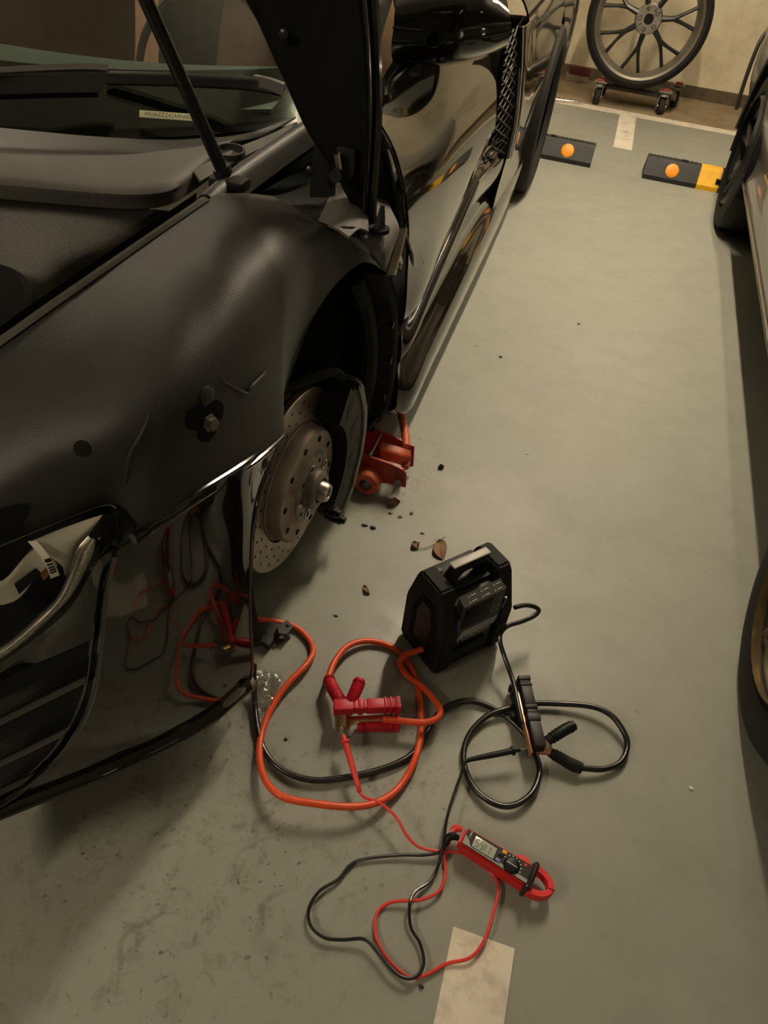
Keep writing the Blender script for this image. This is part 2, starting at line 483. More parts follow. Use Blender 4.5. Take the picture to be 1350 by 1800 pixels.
for i, (x, y, z, ln, rz, pw) in enumerate(LAMPS):
    L_ = thing('ceiling_lamp', ['fluorescent batten lamp above the cabin of the black car', 'fluorescent batten lamp over the lane near the cream wall', 'fluorescent batten lamp in front of the black car',
               'fluorescent batten lamp on the far side of the black car', 'fluorescent batten lamp in front of the silver car'][i], 'lamp', (x, y, z), rz, group='ceiling lamps')
    MB().box(0, 0, 0.05, 0.12, ln + 0.06, 0.06, 0.01).build('housing', 'lamp_body', L_, world=False)
    for s in (-1, 1):
        MB().box(0, s * (ln / 2 + 0.015), 0.005, 0.05, 0.03, 0.05, 0.005).build('end_cap', 'lamp_body', L_, world=False)
    MB().cyl((0, 0, 0.19), (0, 0, 0.08), 0.01, n=8).build('hanger', 'lamp_body', L_, world=False)
    lamp_mat('lamp_glow_%d' % i, pw)
    MB().cyl((0, -ln / 2, 0), (0, ln / 2, 0), 0.025, n=12).build('tube', 'lamp_glow_%d' % i, L_, world=False)

# ------------------------------------------------------------------ black sports car with the bonnet up
CX = -1.205          # centre line of the car
car = thing('sports_car', 'glossy black sports car with raised bonnet and front wheel taken off', 'car', (CX, 1.03, 0))
def mirx(p): return (2 * CX - p[0], p[1], p[2])

# matte fender panel over the wheel
F_ROWS = [[(-0.6411, 0.5143, 0.695), (-0.5939, 0.5825, 0.73), (-0.5624, 0.6535, 0.755), (-0.5364, 0.7402, 0.775), (-0.5229, 0.8088, 0.785), (-0.5118, 0.8743, 0.793), (-0.5065, 0.9144, 0.797), (-0.5021, 0.9445, 0.8), (-0.5014, 0.9575, 0.8), (-0.495, 0.9666, 0.8), (-0.4826, 0.9744, 0.8), (-0.465, 0.9948, 0.797), (-0.4395, 1.0197, 0.79)],
 [(-0.5928, 0.4487, 0.675), (-0.5373, 0.5003, 0.71), (-0.49, 0.5543, 0.742), (-0.4514, 0.618, 0.768), (-0.4184, 0.6579, 0.785), (-0.4117, 0.7233, 0.8), (-0.4035, 0.7688, 0.812), (-0.4051, 0.8294, 0.818), (-0.4018, 0.8571, 0.82), (-0.3925, 0.891, 0.82), (-0.3822, 0.9357, 0.807), (-0.3638, 0.9659, 0.79), (-0.3437, 1.0093, 0.768)],
 [(-0.5613, 0.3958, 0.64), (-0.5002, 0.4364, 0.672), (-0.448, 0.4781, 0.7), (-0.3955, 0.5129, 0.722), (-0.363, 0.5596, 0.738), (-0.3461, 0.6215, 0.75), (-0.3359, 0.6909, 0.76), (-0.3338, 0.7712, 0.775), (-0.332, 0.8135, 0.78), (-0.3436, 0.915, 0.768), (-0.3368, 0.9711, 0.763), (-0.3195, 1.0069, 0.755), (-0.3007, 1.0517, 0.735)],
 [(-0.5551, 0.3609, 0.58), (-0.5019, 0.409, 0.6), (-0.4527, 0.4549, 0.615), (-0.4149, 0.4926, 0.622), (-0.372, 0.495, 0.5975), (-0.345, 0.5589, 0.6028), (-0.322, 0.6624, 0.5846), (-0.3116, 0.7481, 0.5696), (-0.3263, 0.7902, 0.6118), (-0.3257, 0.8974, 0.6754), (-0.3161, 0.9935, 0.6982), (-0.297, 1.08, 0.6966), (-0.3149, 1.304, 0.5786)]]
fender = MB().patch(F_ROWS, 5, 7, 0.006).build('inner_fender', 'matte_black', car)
# light strip of the gutter rail along the bonnet opening
g0 = [(-0.6348, 0.5093, 0.7), (-0.5875, 0.5763, 0.735), (-0.5561, 0.6462, 0.76), (-0.5301, 0.7315, 0.78), (-0.5055, 0.8636, 0.798), (-0.4945, 0.9303, 0.806)]
MB().patch([[(p[0] - 0.018, p[1], p[2] - 0.004) for p in g0], [(p[0] - 0.011, p[1], p[2] - 0.0015) for p in g0], [(p[0] - 0.004, p[1], p[2] - 0.004) for p in g0]], 5, 3, 0.006).build('gutter_rail', 'grey_plastic', car)
# sunken wall of the opening, below the rail
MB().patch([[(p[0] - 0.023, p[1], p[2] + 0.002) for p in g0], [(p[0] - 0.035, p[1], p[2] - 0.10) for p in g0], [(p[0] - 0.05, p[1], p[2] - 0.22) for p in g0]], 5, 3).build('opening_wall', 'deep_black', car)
# rail on towards the windscreen pillar
g1 = [(-0.5021, 0.9445, 0.8), (-0.4999, 1.0316, 0.808), (-0.4906, 1.1403, 0.816), (-0.4805, 1.2658, 0.822), (-0.4735, 1.3468, 0.825)]
MB().patch([[(p[0] - 0.03, p[1], p[2] - 0.02) for p in g1], [(p[0] - 0.018, p[1], p[2]) for p in g1], [(p[0], p[1], p[2]) for p in g1], [(p[0] + 0.012, p[1], p[2] - 0.03) for p in g1]], 4, 3, 0.005).build('pillar_rail', 'matte_black', car)
# well between rail and fender
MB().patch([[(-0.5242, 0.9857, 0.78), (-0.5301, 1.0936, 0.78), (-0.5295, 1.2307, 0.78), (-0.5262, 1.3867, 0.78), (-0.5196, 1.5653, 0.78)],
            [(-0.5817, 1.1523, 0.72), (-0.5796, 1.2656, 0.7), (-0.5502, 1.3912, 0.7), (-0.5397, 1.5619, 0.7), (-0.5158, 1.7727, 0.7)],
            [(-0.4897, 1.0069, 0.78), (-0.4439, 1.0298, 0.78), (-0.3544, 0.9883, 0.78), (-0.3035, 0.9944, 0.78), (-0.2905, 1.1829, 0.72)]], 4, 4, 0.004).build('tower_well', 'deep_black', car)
# tab at the back of the fender and its drain plug
MB().patch([[(-0.3866, 1.224, 0.75), (-0.3797, 1.2933, 0.75), (-0.3415, 1.2687, 0.745)], [(-0.3402, 1.115, 0.755), (-0.3119, 1.126, 0.757), (-0.2889, 1.1665, 0.748)], [(-0.3062, 1.0415, 0.752), (-0.271, 1.0506, 0.74), (-0.2668, 1.136, 0.735)],
            [(-0.2858, 1.0546, 0.715), (-0.2638, 1.0527, 0.7), (-0.2673, 1.1181, 0.715)]], 5, 5, 0.004).build('rear_tab', 'grey_plastic', car)
MB().patch([[(-0.3571, 0.9961, 0.775), (-0.3221, 0.9721, 0.78), (-0.3001, 0.9645, 0.775)], [(-0.3786, 1.1187, 0.775), (-0.3375, 1.0736, 0.78), (-0.2999, 1.0125, 0.77)], [(-0.4021, 1.2604, 0.765), (-0.3462, 1.1842, 0.77), (-0.2921, 1.0326, 0.76)]], 4, 4, 0.004).build('tower_brace', 'grey_plastic', car)
pl = (-0.282, 1.0661, 0.757)
MB().cyl((pl[0], pl[1], pl[2] - 0.004), (pl[0], pl[1], pl[2] + 0.002), 0.016, n=20).build('plug_hole', 'deep_black', car)
MB().tube([(pl[0], pl[1], pl[2]), (pl[0], pl[1] + 0.004, pl[2] + 0.02), (pl[0], pl[1] + 0.006, pl[2] + 0.034)], 0.005, 8, 4, rad=[0.009, 0.006, 0.003]).build('plug', 'black_plastic', car)
# strip where fender, door and sill meet
s0 = [(-0.283, 1.1963, 0.7099), (-0.285, 1.1799, 0.6774), (-0.292, 1.1767, 0.6332)]
s1 = [(-0.276, 1.2195, 0.701), (-0.277, 1.2004, 0.6659), (-0.284, 1.2054, 0.6207)]
MB().patch([s0, [((a[0] + b[0]) / 2 + 0.005, (a[1] + b[1]) / 2, (a[2] + b[2]) / 2 + 0.003) for a, b in zip(s0, s1)], s1], 5, 4, 0.004).build('rubber_strip', 'strap_brown', car)

# wheel arch: inner tub
tub = []
for xx, rr in ((-0.325, 0.372), (-0.37, 0.385), (-0.50, 0.38), (-0.62, 0.36)):
    tub.append([(xx, 1.03 + rr * math.cos(t), 0.33 + rr * math.sin(t)) for t in [math.radians(a) for a in range(-30, 211, 16)]])
MB().patch(tub, 2, 2).build('wheel_arch_liner', 'rubber', car)
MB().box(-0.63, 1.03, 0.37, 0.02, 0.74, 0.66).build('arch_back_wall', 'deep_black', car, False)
# rear half of the arch edge: lip of the liner
lip = [(-0.3149, 1.304, 0.5786), (-0.3084, 1.3556, 0.5058), (-0.3032, 1.3877, 0.4249), (-0.3003, 1.3996, 0.3474), (-0.2977, 1.3957, 0.2735), (-0.2984, 1.3815, 0.2141), (-0.31, 1.3654, 0.1776)]
MB().patch([[(p[0] - 0.002, p[1] + 0.004, p[2]) for p in lip], [(p[0] - 0.008, p[1] - 0.018, p[2]) for p in lip], [(p[0] - 0.06, p[1] - 0.022, p[2]) for p in lip]], 4, 3, 0.003).build('liner_lip', 'rubber', car)
for zz in (0.44, 0.34, 0.25):
    MB().cyl((-0.318, 1.37 - abs(zz - .34) * .2, zz), (-0.306, 1.37 - abs(zz - .34) * .2, zz), 0.008, n=10).build('liner_clip', 'black_plastic', car)
MB().tube([(-0.36, 1.35, 0.2), (-0.35, 1.345, 0.32), (-0.36, 1.33, 0.45), (-0.38, 1.28, 0.56)], 0.02, 8, 5).build('liner_rib', 'rubber', car)
MB().patch([[(-0.32, 1.3124, 0.199), (-0.302, 1.4245, 0.1851)], [(-0.34, 1.3189, 0.1596), (-0.32, 1.3858, 0.1573)], [(-0.37, 1.3664, 0.1201), (-0.35, 1.4097, 0.1104)]], 3, 3, 0.004).build('liner_flap', 'rubber', car)

# trilobe hole with bolt, small hole, dome and moulded ridges of the fender panel
def disc_on(c, n, r, name, m='deep_black', prof=None, seg=24, parent=None):
    prof = prof or [(-0.003, r * 1.02), (0.0012, r * 1.02), (0.0014, r * 0.9), (0.0014, 0.0004)]
    return MB().lathe(prof, c, n, seg).build(name, m, parent or fender)
FN = (0.9631, -0.2517, 0.0955)
for c_ in ((-0.3457, 0.5788, 0.7053), (-0.3381, 0.6056, 0.6953), (-0.3407, 0.5912, 0.6805)):
    disc_on(c_, FN, 0.0155, 'slot_lobe')
disc_on((-0.3415, 0.5908, 0.6945), FN, 0.014, 'slot_lobe')
bc = (-0.3393, 0.5943, 0.689)
disc_on(bc, FN, 0.010, 'bolt', 'hub_steel', [(0, .011), (.003, .011), (.003, .008), (.009, .008), (.009, .0004)], 6)
disc_on((-0.4298, 0.4857, 0.7018), (0.257, -0.8054, 0.5342), 0.0085, 'round_hole')
disc_on((-0.3426, 0.6003, 0.7219), FN, 0.011, 'screw_boss', 'matte_black', [(-.002, .011), (.002, .011), (.004, .007), (.004, .0004)], 20)
for pts in ([(-0.337, 0.6241, 0.7294), (-0.3307, 0.6431, 0.7101), (-0.3254, 0.6675, 0.6866), (-0.3241, 0.6785, 0.6902), (-0.3221, 0.6996, 0.6907), (-0.3208, 0.7164, 0.6921)],
            [(-0.3744, 0.5552, 0.745), (-0.3778, 0.5208, 0.7142), (-0.3878, 0.5059, 0.6906), (-0.3952, 0.5001, 0.6517)]):
    MB().tube(pts, 0.004, 8, 4, rad=[0.0006, 0.0024, 0.0024, 0.0006]).build('moulded_ridge', 'matte_black', fender)
op = [(-0.5268, 0.3985, 0.6283), (-0.5071, 0.4146, 0.6423), (-0.488, 0.428, 0.6472), (-0.4747, 0.438, 0.6466), (-0.4737, 0.4378, 0.6394), (-0.4809, 0.4296, 0.6227), (-0.4838, 0.4244, 0.609), (-0.5006, 0.4097, 0.6059), (-0.5279, 0.3859, 0.5961)]
MB().add(op, [tuple(range(len(op)))]).build('vent_slot', 'deep_black', fender)

# front bumper
bumper = MB().patch([[(-0.3934, 0.4585, 0.5849), (-0.3721, 0.4943, 0.5944), (-0.3428, 0.5547, 0.6035), (-0.3181, 0.654, 0.5884), (-0.3293, 0.784, 0.531)], [(-0.4021, 0.4376, 0.527), (-0.3791, 0.4762, 0.536), (-0.349, 0.5395, 0.5355), (-0.3261, 0.6289, 0.5133), (-0.3244, 0.6838, 0.493)], [(-0.4106, 0.414, 0.4462), (-0.3865, 0.4515, 0.4452), (-0.3542, 0.5159, 0.4417), (-0.3292, 0.5967, 0.4106), (-0.3226, 0.6498, 0.382)], [(-0.4249, 0.3877, 0.3591), (-0.3972, 0.4267, 0.3385), (-0.359, 0.4946, 0.3308), (-0.328, 0.5821, 0.3084), (-0.3184, 0.6325, 0.2793)], [(-0.4593, 0.3505, 0.2751), (-0.4151, 0.4085, 0.2451), (-0.3674, 0.483, 0.2391), (-0.3311, 0.5686, 0.2273), (-0.3168, 0.6268, 0.1945)], [(-0.5061, 0.3135, 0.2127), (-0.439, 0.3921, 0.1842), (-0.3823, 0.4707, 0.1761), (-0.3391, 0.5563, 0.1636), (-0.3177, 0.6253, 0.1459)], [(-0.58, 0.2724, 0.1368), (-0.4509, 0.3873, 0.1552), (-0.3932, 0.4649, 0.1406), (-0.3526, 0.5372, 0.1263), (-0.3206, 0.6182, 0.1231)]], 6, 5, 0.004).build('front_bumper', 'gloss_black', car)
MB().patch([[(-0.5348, 0.2807, 0.458), (-0.4838, 0.3373, 0.483), (-0.4305, 0.398, 0.528), (-0.4078, 0.4427, 0.578), (-0.39, 0.4527, 0.592)], [(-0.5419, 0.276, 0.43), (-0.4933, 0.3381, 0.455), (-0.4384, 0.4007, 0.49), (-0.4125, 0.4305, 0.52), (-0.4075, 0.4464, 0.52)], [(-0.5488, 0.2702, 0.4), (-0.5034, 0.341, 0.43), (-0.4428, 0.3991, 0.45), (-0.4206, 0.4159, 0.46), (-0.4218, 0.432, 0.447)]], 5, 5, 0.004).build('upper_bumper_band', 'gloss_black', bumper)
# flange along the bumper top: two shiny ribs
fl0 = [(-0.3751, 0.4661, 0.607), (-0.372, 0.4954, 0.599), (-0.345, 0.5592, 0.6044), (-0.322, 0.6626, 0.5874), (-0.3268, 0.745, 0.566)]
fl1 = [(-0.3735, 0.4664, 0.6), (-0.37, 0.4976, 0.5912), (-0.343, 0.561, 0.5952), (-0.319, 0.6679, 0.5784), (-0.312, 0.7492, 0.5657)]
MB().tube(fl0, 0.004, 8, 6).build('flange_rib', 'edge_black', bumper)
MB().tube(fl1, 0.004, 8, 6).build('flange_rib', 'edge_black', bumper)
MB().patch([fl0, [((a[0] + b[0]) / 2 - .003, (a[1] + b[1]) / 2 + .002, (a[2] + b[2]) / 2 - .002) for a, b in zip(fl0, fl1)], fl1], 6, 2, 0.003).build('flange', 'edge_black', bumper)
MB().tube([(-0.3293, 0.784, 0.531), (-0.3244, 0.6838, 0.493), (-0.3226, 0.6498, 0.382), (-0.3184, 0.6325, 0.2793), (-0.3168, 0.6268, 0.1945), (-0.3177, 0.6253, 0.1459), (-0.3206, 0.6182, 0.1231)], 0.003, 8, 5).build('arch_edge', 'edge_black', bumper)
# inner return of the bumper towards the wheel
ae = [(-0.3293, 0.784, 0.531), (-0.3244, 0.6838, 0.493), (-0.3226, 0.6498, 0.382), (-0.3184, 0.6325, 0.2793), (-0.3168, 0.6268, 0.1945), (-0.3177, 0.6253, 0.1459), (-0.3206, 0.6182, 0.1231)]
MB().patch([ae, [(p[0] - .05, p[1] + .006, p[2]) for p in ae], [(p[0] - .18, p[1] + .02, p[2]) for p in ae]], 4, 3, 0.003).build('inner_return', 'rubber', bumper)
# lower lip
lp = [(-0.6106, 0.2198, 0.135), (-0.58, 0.2724, 0.1368), (-0.4509, 0.3873, 0.1552), (-0.3932, 0.4649, 0.1406), (-0.3526, 0.5372, 0.1263), (-0.3206, 0.6182, 0.1231)]
MB().patch([[(p[0], p[1], p[2] + .012) for p in lp], [(p[0] + .010, p[1] - .010, p[2] + .003) for p in lp], [(p[0] + .004, p[1] - .004, p[2] - .006) for p in lp], [(p[0] - .05, p[1] + .05, p[2] - .004) for p in lp]], 5, 4, 0.003).build('lip', 'gloss_black', bumper)
fb = [(-0.3221, 0.6265, 0.128), (-0.3385, 0.5834, 0.135), (-0.3542, 0.5453, 0.132), (-0.3628, 0.5214, 0.128)]
MB().patch([fb, [(p[0] + .012, p[1] - .006, p[2] - .006) for p in fb], [(p[0] + .010, p[1] - .008, p[2] - .022) for p in fb]], 4, 4, 0.003).build('corner_flap', 'shield_grey', bumper)
# air intake with horizontal blades
it = [(-0.3895, 0.4512, 0.59), (-0.4034, 0.4371, 0.527), (-0.4114, 0.4131, 0.447), (-0.4273, 0.3882, 0.357), (-0.4647, 0.353, 0.267), (-0.5156, 0.318, 0.197), (-0.5728, 0.2698, 0.152), (-0.6172, 0.2252, 0.13)]
MB().tube([(p[0] + .001, p[1] - .004, p[2]) for p in it], 0.0035, 8, 6).build('intake_frame', 'edge_black', bumper)
it2 = [(p[0] - .012, p[1] - .001, p[2] + .001) for p in it]
MB().tube(it2[1:], 0.0025, 8, 6).build('intake_inner_frame', 'edge_black', bumper)
MB().patch([it[1:], [(p[0] - .03, p[1] + .07, p[2]) for p in it[1:]], [(p[0] - .16, p[1] + .05, p[2] + .01) for p in it[1:]], [(p[0] - .40, p[1] - .04, p[2] + .02) for p in it[1:]]], 3, 3).build('intake_recess', 'deep_black', bumper)
for pa, pb in (((-0.4259, 0.4061, 0.4), (-0.5574, 0.2641, 0.365)), ((-0.4484, 0.378, 0.31), (-0.5743, 0.2445, 0.28)), ((-0.4919, 0.3365, 0.228), (-0.5989, 0.2362, 0.2))):
    a_ = [(pa[0] + (pb[0] - pa[0]) * t, pa[1] + (pb[1] - pa[1]) * t, pa[2] + (pb[2] - pa[2]) * t) for t in (0, .33, .66, 1)]
    MB().patch([[(p[0], p[1] + .004, p[2]) for p in a_], [(p[0] - .002, p[1], p[2] - .004) for p in a_], [(p[0] - .002, p[1] + .004, p[2] - .014) for p in a_], [(p[0] - .006, p[1] + .05, p[2] - .012) for p in a_]], 3, 3, 0.003).build('intake_blade', 'edge_black', bumper)

# headlight
hl = MB().patch([[(-0.5513, 0.3578, 0.583), (-0.4978, 0.4049, 0.603), (-0.4536, 0.4465, 0.617), (-0.4261, 0.4767, 0.623), (-0.4124, 0.4861, 0.625), (-0.4027, 0.4862, 0.624)], [(-0.542, 0.3294, 0.545), (-0.4871, 0.3753, 0.565), (-0.4466, 0.4165, 0.59), (-0.4234, 0.4541, 0.617), (-0.4084, 0.4742, 0.622), (-0.3979, 0.4807, 0.62)], [(-0.5378, 0.306, 0.505), (-0.4844, 0.3552, 0.525), (-0.4407, 0.3997, 0.553), (-0.4117, 0.4408, 0.598), (-0.3994, 0.462, 0.607), (-0.3951, 0.4731, 0.61)], [(-0.5339, 0.2805, 0.46), (-0.483, 0.337, 0.485), (-0.4303, 0.3973, 0.53), (-0.4075, 0.4418, 0.58), (-0.3987, 0.4585, 0.595), (-0.3939, 0.4648, 0.6)]], 6, 6, 0.003).build('headlight', 'clear_lens', car)
def inset(r, d, dz=0.0): return [(p[0] - .3 * d, p[1] + .85 * d, p[2] - .45 * d + dz) for p in r]
LR = [[(-0.5513, 0.3578, 0.583), (-0.4978, 0.4049, 0.603), (-0.4536, 0.4465, 0.617), (-0.4261, 0.4767, 0.623), (-0.4124, 0.4861, 0.625), (-0.4027, 0.4862, 0.624)], [(-0.542, 0.3294, 0.545), (-0.4871, 0.3753, 0.565), (-0.4466, 0.4165, 0.59), (-0.4234, 0.4541, 0.617), (-0.4084, 0.4742, 0.622), (-0.3979, 0.4807, 0.62)], [(-0.5378, 0.306, 0.505), (-0.4844, 0.3552, 0.525), (-0.4407, 0.3997, 0.553), (-0.4117, 0.4408, 0.598), (-0.3994, 0.462, 0.607), (-0.3951, 0.4731, 0.61)], [(-0.5339, 0.2805, 0.46), (-0.483, 0.337, 0.485), (-0.4303, 0.3973, 0.53), (-0.4075, 0.4418, 0.58), (-0.3987, 0.4585, 0.595), (-0.3939, 0.4648, 0.6)]]
MB().patch([inset(r, .055) for r in LR], 6, 6).build('lamp_bowl', 'deep_black', hl)
MB().patch([LR[0], inset(LR[0], .03), inset(LR[0], .055)], 6, 2).build('bowl_wall', 'satin_black', hl)
MB().patch([LR[3], inset(LR[3], .03), inset(LR[3], .055)], 6, 2).build('bowl_wall', 'satin_black', hl)
MB().tube([(p[0], p[1] - .001, p[2] + .001) for p in LR[0][1:]], .0011, 6, 5).build('lens_rim', 'satin_black', hl)
# pale reflector shelf in the upper outer part of the lamp
rf = [[(-0.4747, 0.4249, 0.6008), (-0.4532, 0.4453, 0.608), (-0.4295, 0.4662, 0.6142), (-0.4158, 0.4759, 0.6178)],
      [(-0.4596, 0.4248, 0.5865), (-0.4428, 0.4405, 0.5944), (-0.427, 0.4578, 0.6054), (-0.4194, 0.4695, 0.6105)],
      [(-0.4462, 0.4277, 0.5695), (-0.4401, 0.4375, 0.5796), (-0.435, 0.4476, 0.5898), (-0.4253, 0.4611, 0.5998)],
      [(-0.4441, 0.4259, 0.553), (-0.4389, 0.4347, 0.5643), (-0.4374, 0.4427, 0.5771), (-0.4355, 0.4486, 0.5844)]]
MB().patch(rf, 5, 5, 0.002).build('reflector', 'reflector_grey', hl)
vb = [[(-0.4762, 0.4228, 0.6025), (-0.4611, 0.418, 0.592), (-0.4509, 0.4122, 0.5803), (-0.4467, 0.4087, 0.5694)], [(-0.4685, 0.427, 0.6027), (-0.454, 0.4223, 0.5933), (-0.444, 0.4179, 0.5821), (-0.4396, 0.4148, 0.5716)]]
MB().patch(vb, 5, 2, 0.003).build('vent_bracket', 'reflector_grey', hl)
for k in range(6):
    t = .5 + k * .075
    a = smooth([Vector(p) for p in vb[0]], 8); b = smooth([Vector(p) for p in vb[1]], 8)
    i0 = int(t * 24)
    MB().cyl(a[i0].lerp(b[i0], .15) + Vector((.001, -.0015, .003)), a[i0].lerp(b[i0], .85) + Vector((.001, -.0015, .003)), 0.0011, n=6).build('vent_slot', 'deep_black', hl)
ls0 = [(-0.5326, 0.2925, 0.4683), (-0.5033, 0.3262, 0.4854), (-0.4811, 0.3498, 0.4977), (-0.4582, 0.3767, 0.5193), (-0.4383, 0.4022, 0.5433), (-0.4276, 0.4235, 0.5741), (-0.4233, 0.4373, 0.5937), (-0.4156, 0.4505, 0.6056)]
ls1 = [(-0.5359, 0.2825, 0.4572), (-0.5029, 0.3217, 0.4762), (-0.4762, 0.3503, 0.4907), (-0.4487, 0.3831, 0.518), (-0.4288, 0.4098, 0.5429), (-0.4172, 0.4331, 0.5739), (-0.4119, 0.444, 0.5914), (-0.4113, 0.4501, 0.6022)]
MB().patch([ls0, [((a[0] + b[0]) / 2 + .002, (a[1] + b[1]) / 2 - .002, (a[2] + b[2]) / 2 + .002) for a, b in zip(ls0, ls1)], ls1], 5, 4, 0.003).build('light_strip', 'lens_strip', hl)
MB().tube([(p[0], p[1] - .001, p[2] + .001) for p in ls0], 0.0034, 8, 5).build('chrome_edge', 'chrome', hl)
pj = [[(-0.5211, 0.3681, 0.5613), (-0.4916, 0.3843, 0.5619), (-0.4764, 0.4116, 0.5838), (-0.4699, 0.4259, 0.594)], [(-0.521, 0.3591, 0.5391), (-0.4844, 0.3833, 0.5394), (-0.4682, 0.4047, 0.5599), (-0.4571, 0.4205, 0.574)]]
MB().patch(pj, 4, 3, 0.012).build('projector_box', 'reflector_grey', hl)
sl = [(-0.4799, 0.3893, 0.5657), (-0.463, 0.4088, 0.5791), (-0.4566, 0.408, 0.5731), (-0.4743, 0.3857, 0.554)]
MB().add(sl, [(0, 1, 2, 3)]).build('projector_slot', 'deep_black', hl)
MB().patch([[(-0.4649, 0.4127, 0.561), (-0.4606, 0.4213, 0.5707), (-0.4557, 0.4287, 0.5766)], [(-0.4616, 0.4119, 0.5545), (-0.4559, 0.4198, 0.5624), (-0.4512, 0.4269, 0.5694)]], 3, 2, .002).build('amber_bulb_cover', 'amber', hl)
# black seal behind the lamp tip
MB().patch([[(-0.4163, 0.4897, 0.624), (-0.4062, 0.4983, 0.622), (-0.3926, 0.4969, 0.612)], [(-0.4008, 0.4784, 0.612), (-0.3939, 0.4865, 0.61), (-0.3825, 0.4869, 0.602)], [(-0.393, 0.4592, 0.59), (-0.389, 0.4609, 0.59), (-0.379, 0.4709, 0.6)]], 4, 4, 0.003).build('lamp_seal', 'deep_black', car)

# ---- luggage bay and scuttle
liner = MB().patch([[(-0.9521, 0.803, 0.77), (-0.8906, 0.8626, 0.77), (-0.8157, 0.8888, 0.77), (-0.7173, 0.9096, 0.768), (-0.6355, 0.9423, 0.762), (-0.6048, 1.0009, 0.74), (-0.6251, 1.1073, 0.7)],
            [(-0.9162, 0.7497, 0.74), (-0.8466, 0.7958, 0.738), (-0.7819, 0.8302, 0.735), (-0.6969, 0.8533, 0.732), (-0.6417, 0.8938, 0.72), (-0.6243, 0.956, 0.7), (-0.6529, 1.0708, 0.66)],
            [(-0.858, 0.67, 0.705), (-0.799, 0.722, 0.7), (-0.7506, 0.7729, 0.695), (-0.705, 0.8103, 0.692), (-0.685, 0.8596, 0.68), (-0.6764, 0.916, 0.66), (-0.703, 1.016, 0.62)],
            [(-0.7818, 0.5736, 0.675), (-0.7372, 0.6349, 0.67), (-0.7117, 0.7077, 0.66), (-0.7075, 0.7737, 0.655), (-0.694, 0.82, 0.65), (-0.7051, 0.8885, 0.63), (-0.7292, 0.9649, 0.6)]], 5, 6, 0.004).build('luggage_liner', 'liner_cloth', car)
rb = Vector((-0.7307, 0.7082, 0.685))
MB().lathe([(-.01, .068), (.012, .068), (.018, .060), (.019, .0005)], rb, (0.1, -0.35, 1), 40).build('liner_cap', 'deep_black', car)
fr = [(-0.9201, 0.7838, 0.8), (-0.8422, 0.8188, 0.8), (-0.7717, 0.8436, 0.8), (-0.6839, 0.8714, 0.8), (-0.6057, 0.9028, 0.8), (-0.5725, 0.9388, 0.8), (-0.569, 1.0002, 0.8), (-0.571, 1.0632, 0.8)]
tr = [(-0.96, 0.8324, 0.812), (-0.8805, 0.8697, 0.812), (-0.8095, 0.8978, 0.812), (-0.7282, 0.9411, 0.812), (-0.6595, 0.9962, 0.812), (-0.6213, 1.0467, 0.812), (-0.5929, 1.0852, 0.812), (-0.5631, 1.146, 0.812)]
cowl = MB().patch([[(p[0], p[1] + .004, p[2] - .022) for p in fr], [(p[0], p[1] - .001, p[2] - .008) for p in fr], fr, [((a[0] + b[0]) / 2, (a[1] + b[1]) / 2, (a[2] + b[2]) / 2 + .002) for a, b in zip(fr, tr)], tr], 5, 3, 0.004).build('scuttle_panel', 'grey_plastic', car)
bt = [(-1.0768, 0.9511, 0.8), (-0.9898, 0.9941, 0.8), (-0.9099, 1.0242, 0.8), (-0.7844, 1.0656, 0.8), (-0.6806, 1.1147, 0.8), (-0.6346, 1.154, 0.8), (-0.58, 1.2254, 0.8), (-0.5438, 1.3721, 0.8)]
MB().patch([[(p[0], p[1] + .001, p[2]) for p in tr], [((a[0] + b[0]) / 2, (a[1] + b[1]) / 2, (a[2] + b[2]) / 2 - .008) for a, b in zip(tr, bt)], bt], 5, 4, 0.003).build('scuttle_step', 'matte_black', cowl)
# drain cup by the strut
dc = Vector((-0.5462, 1.0979, 0.812))
MB().patch([[(-0.5659, 1.0132, 0.805), (-0.5607, 1.0441, 0.808), (-0.5488, 1.1157, 0.812), (-0.5312, 1.2111, 0.812), (-0.5208, 1.3281, 0.81)], [(-0.545, 0.9935, 0.8), (-0.5368, 1.0393, 0.803), (-0.5241, 1.1153, 0.808), (-0.507, 1.2029, 0.812), (-0.4852, 1.2923, 0.815)]], 4, 3, .004).build('scuttle_corner', 'grey_plastic', cowl)
MB().lathe([(-.004, .0245), (.005, .0245), (.005, .021), (-.002, .020), (-.002, .0004)], dc, (0, -0.1, 1), 32).build('drain_cup', 'matte_black', cowl)

# ---- windscreen
def ws(u, t, off=0.0):
    """u: -1..1 across, t: 0 base .. 1 roof"""
    x = CX + u * (0.68 - 0.10 * t)
    yb = 0.995 + 0.42 * abs(u) ** 2.6
    return (x, yb + 0.80 * t - off * .45, 0.798 + 0.40 * t - 0.05 * t * t - .03 * u * u * t + off * .9)
us = [-1, -.8, -.6, -.4, -.2, 0, .2, .4, .6, .8, .9, 1]
screen = MB().patch([[ws(u, t) for u in us] for t in (0, .2, .45, .75, 1)], 3, 4, 0.004).build('windscreen', 'windscreen_glass', car)
MB().patch([[ws(u, t, -.004) for u in us] for t in (-.02, .08, .17)], 3, 3, 0.003).build('black_border', 'screen_black', screen)
for s in (-1, 1):
    MB().patch([[ws(s * 1.0, t, .004) for t in (0, .3, .6, 1)], [ws(s * 1.03, t, .012) for t in (0, .3, .6, 1)], [ws(s * 1.09, t, -.005) for t in (0, .3, .6, 1)]], 4, 3, .01).build('windscreen_pillar', 'gloss_black', car)
MB().tube([ws(u, 1.0, .006) for u in us], .022, 10, 3).build('windscreen_header', 'gloss_black', car)
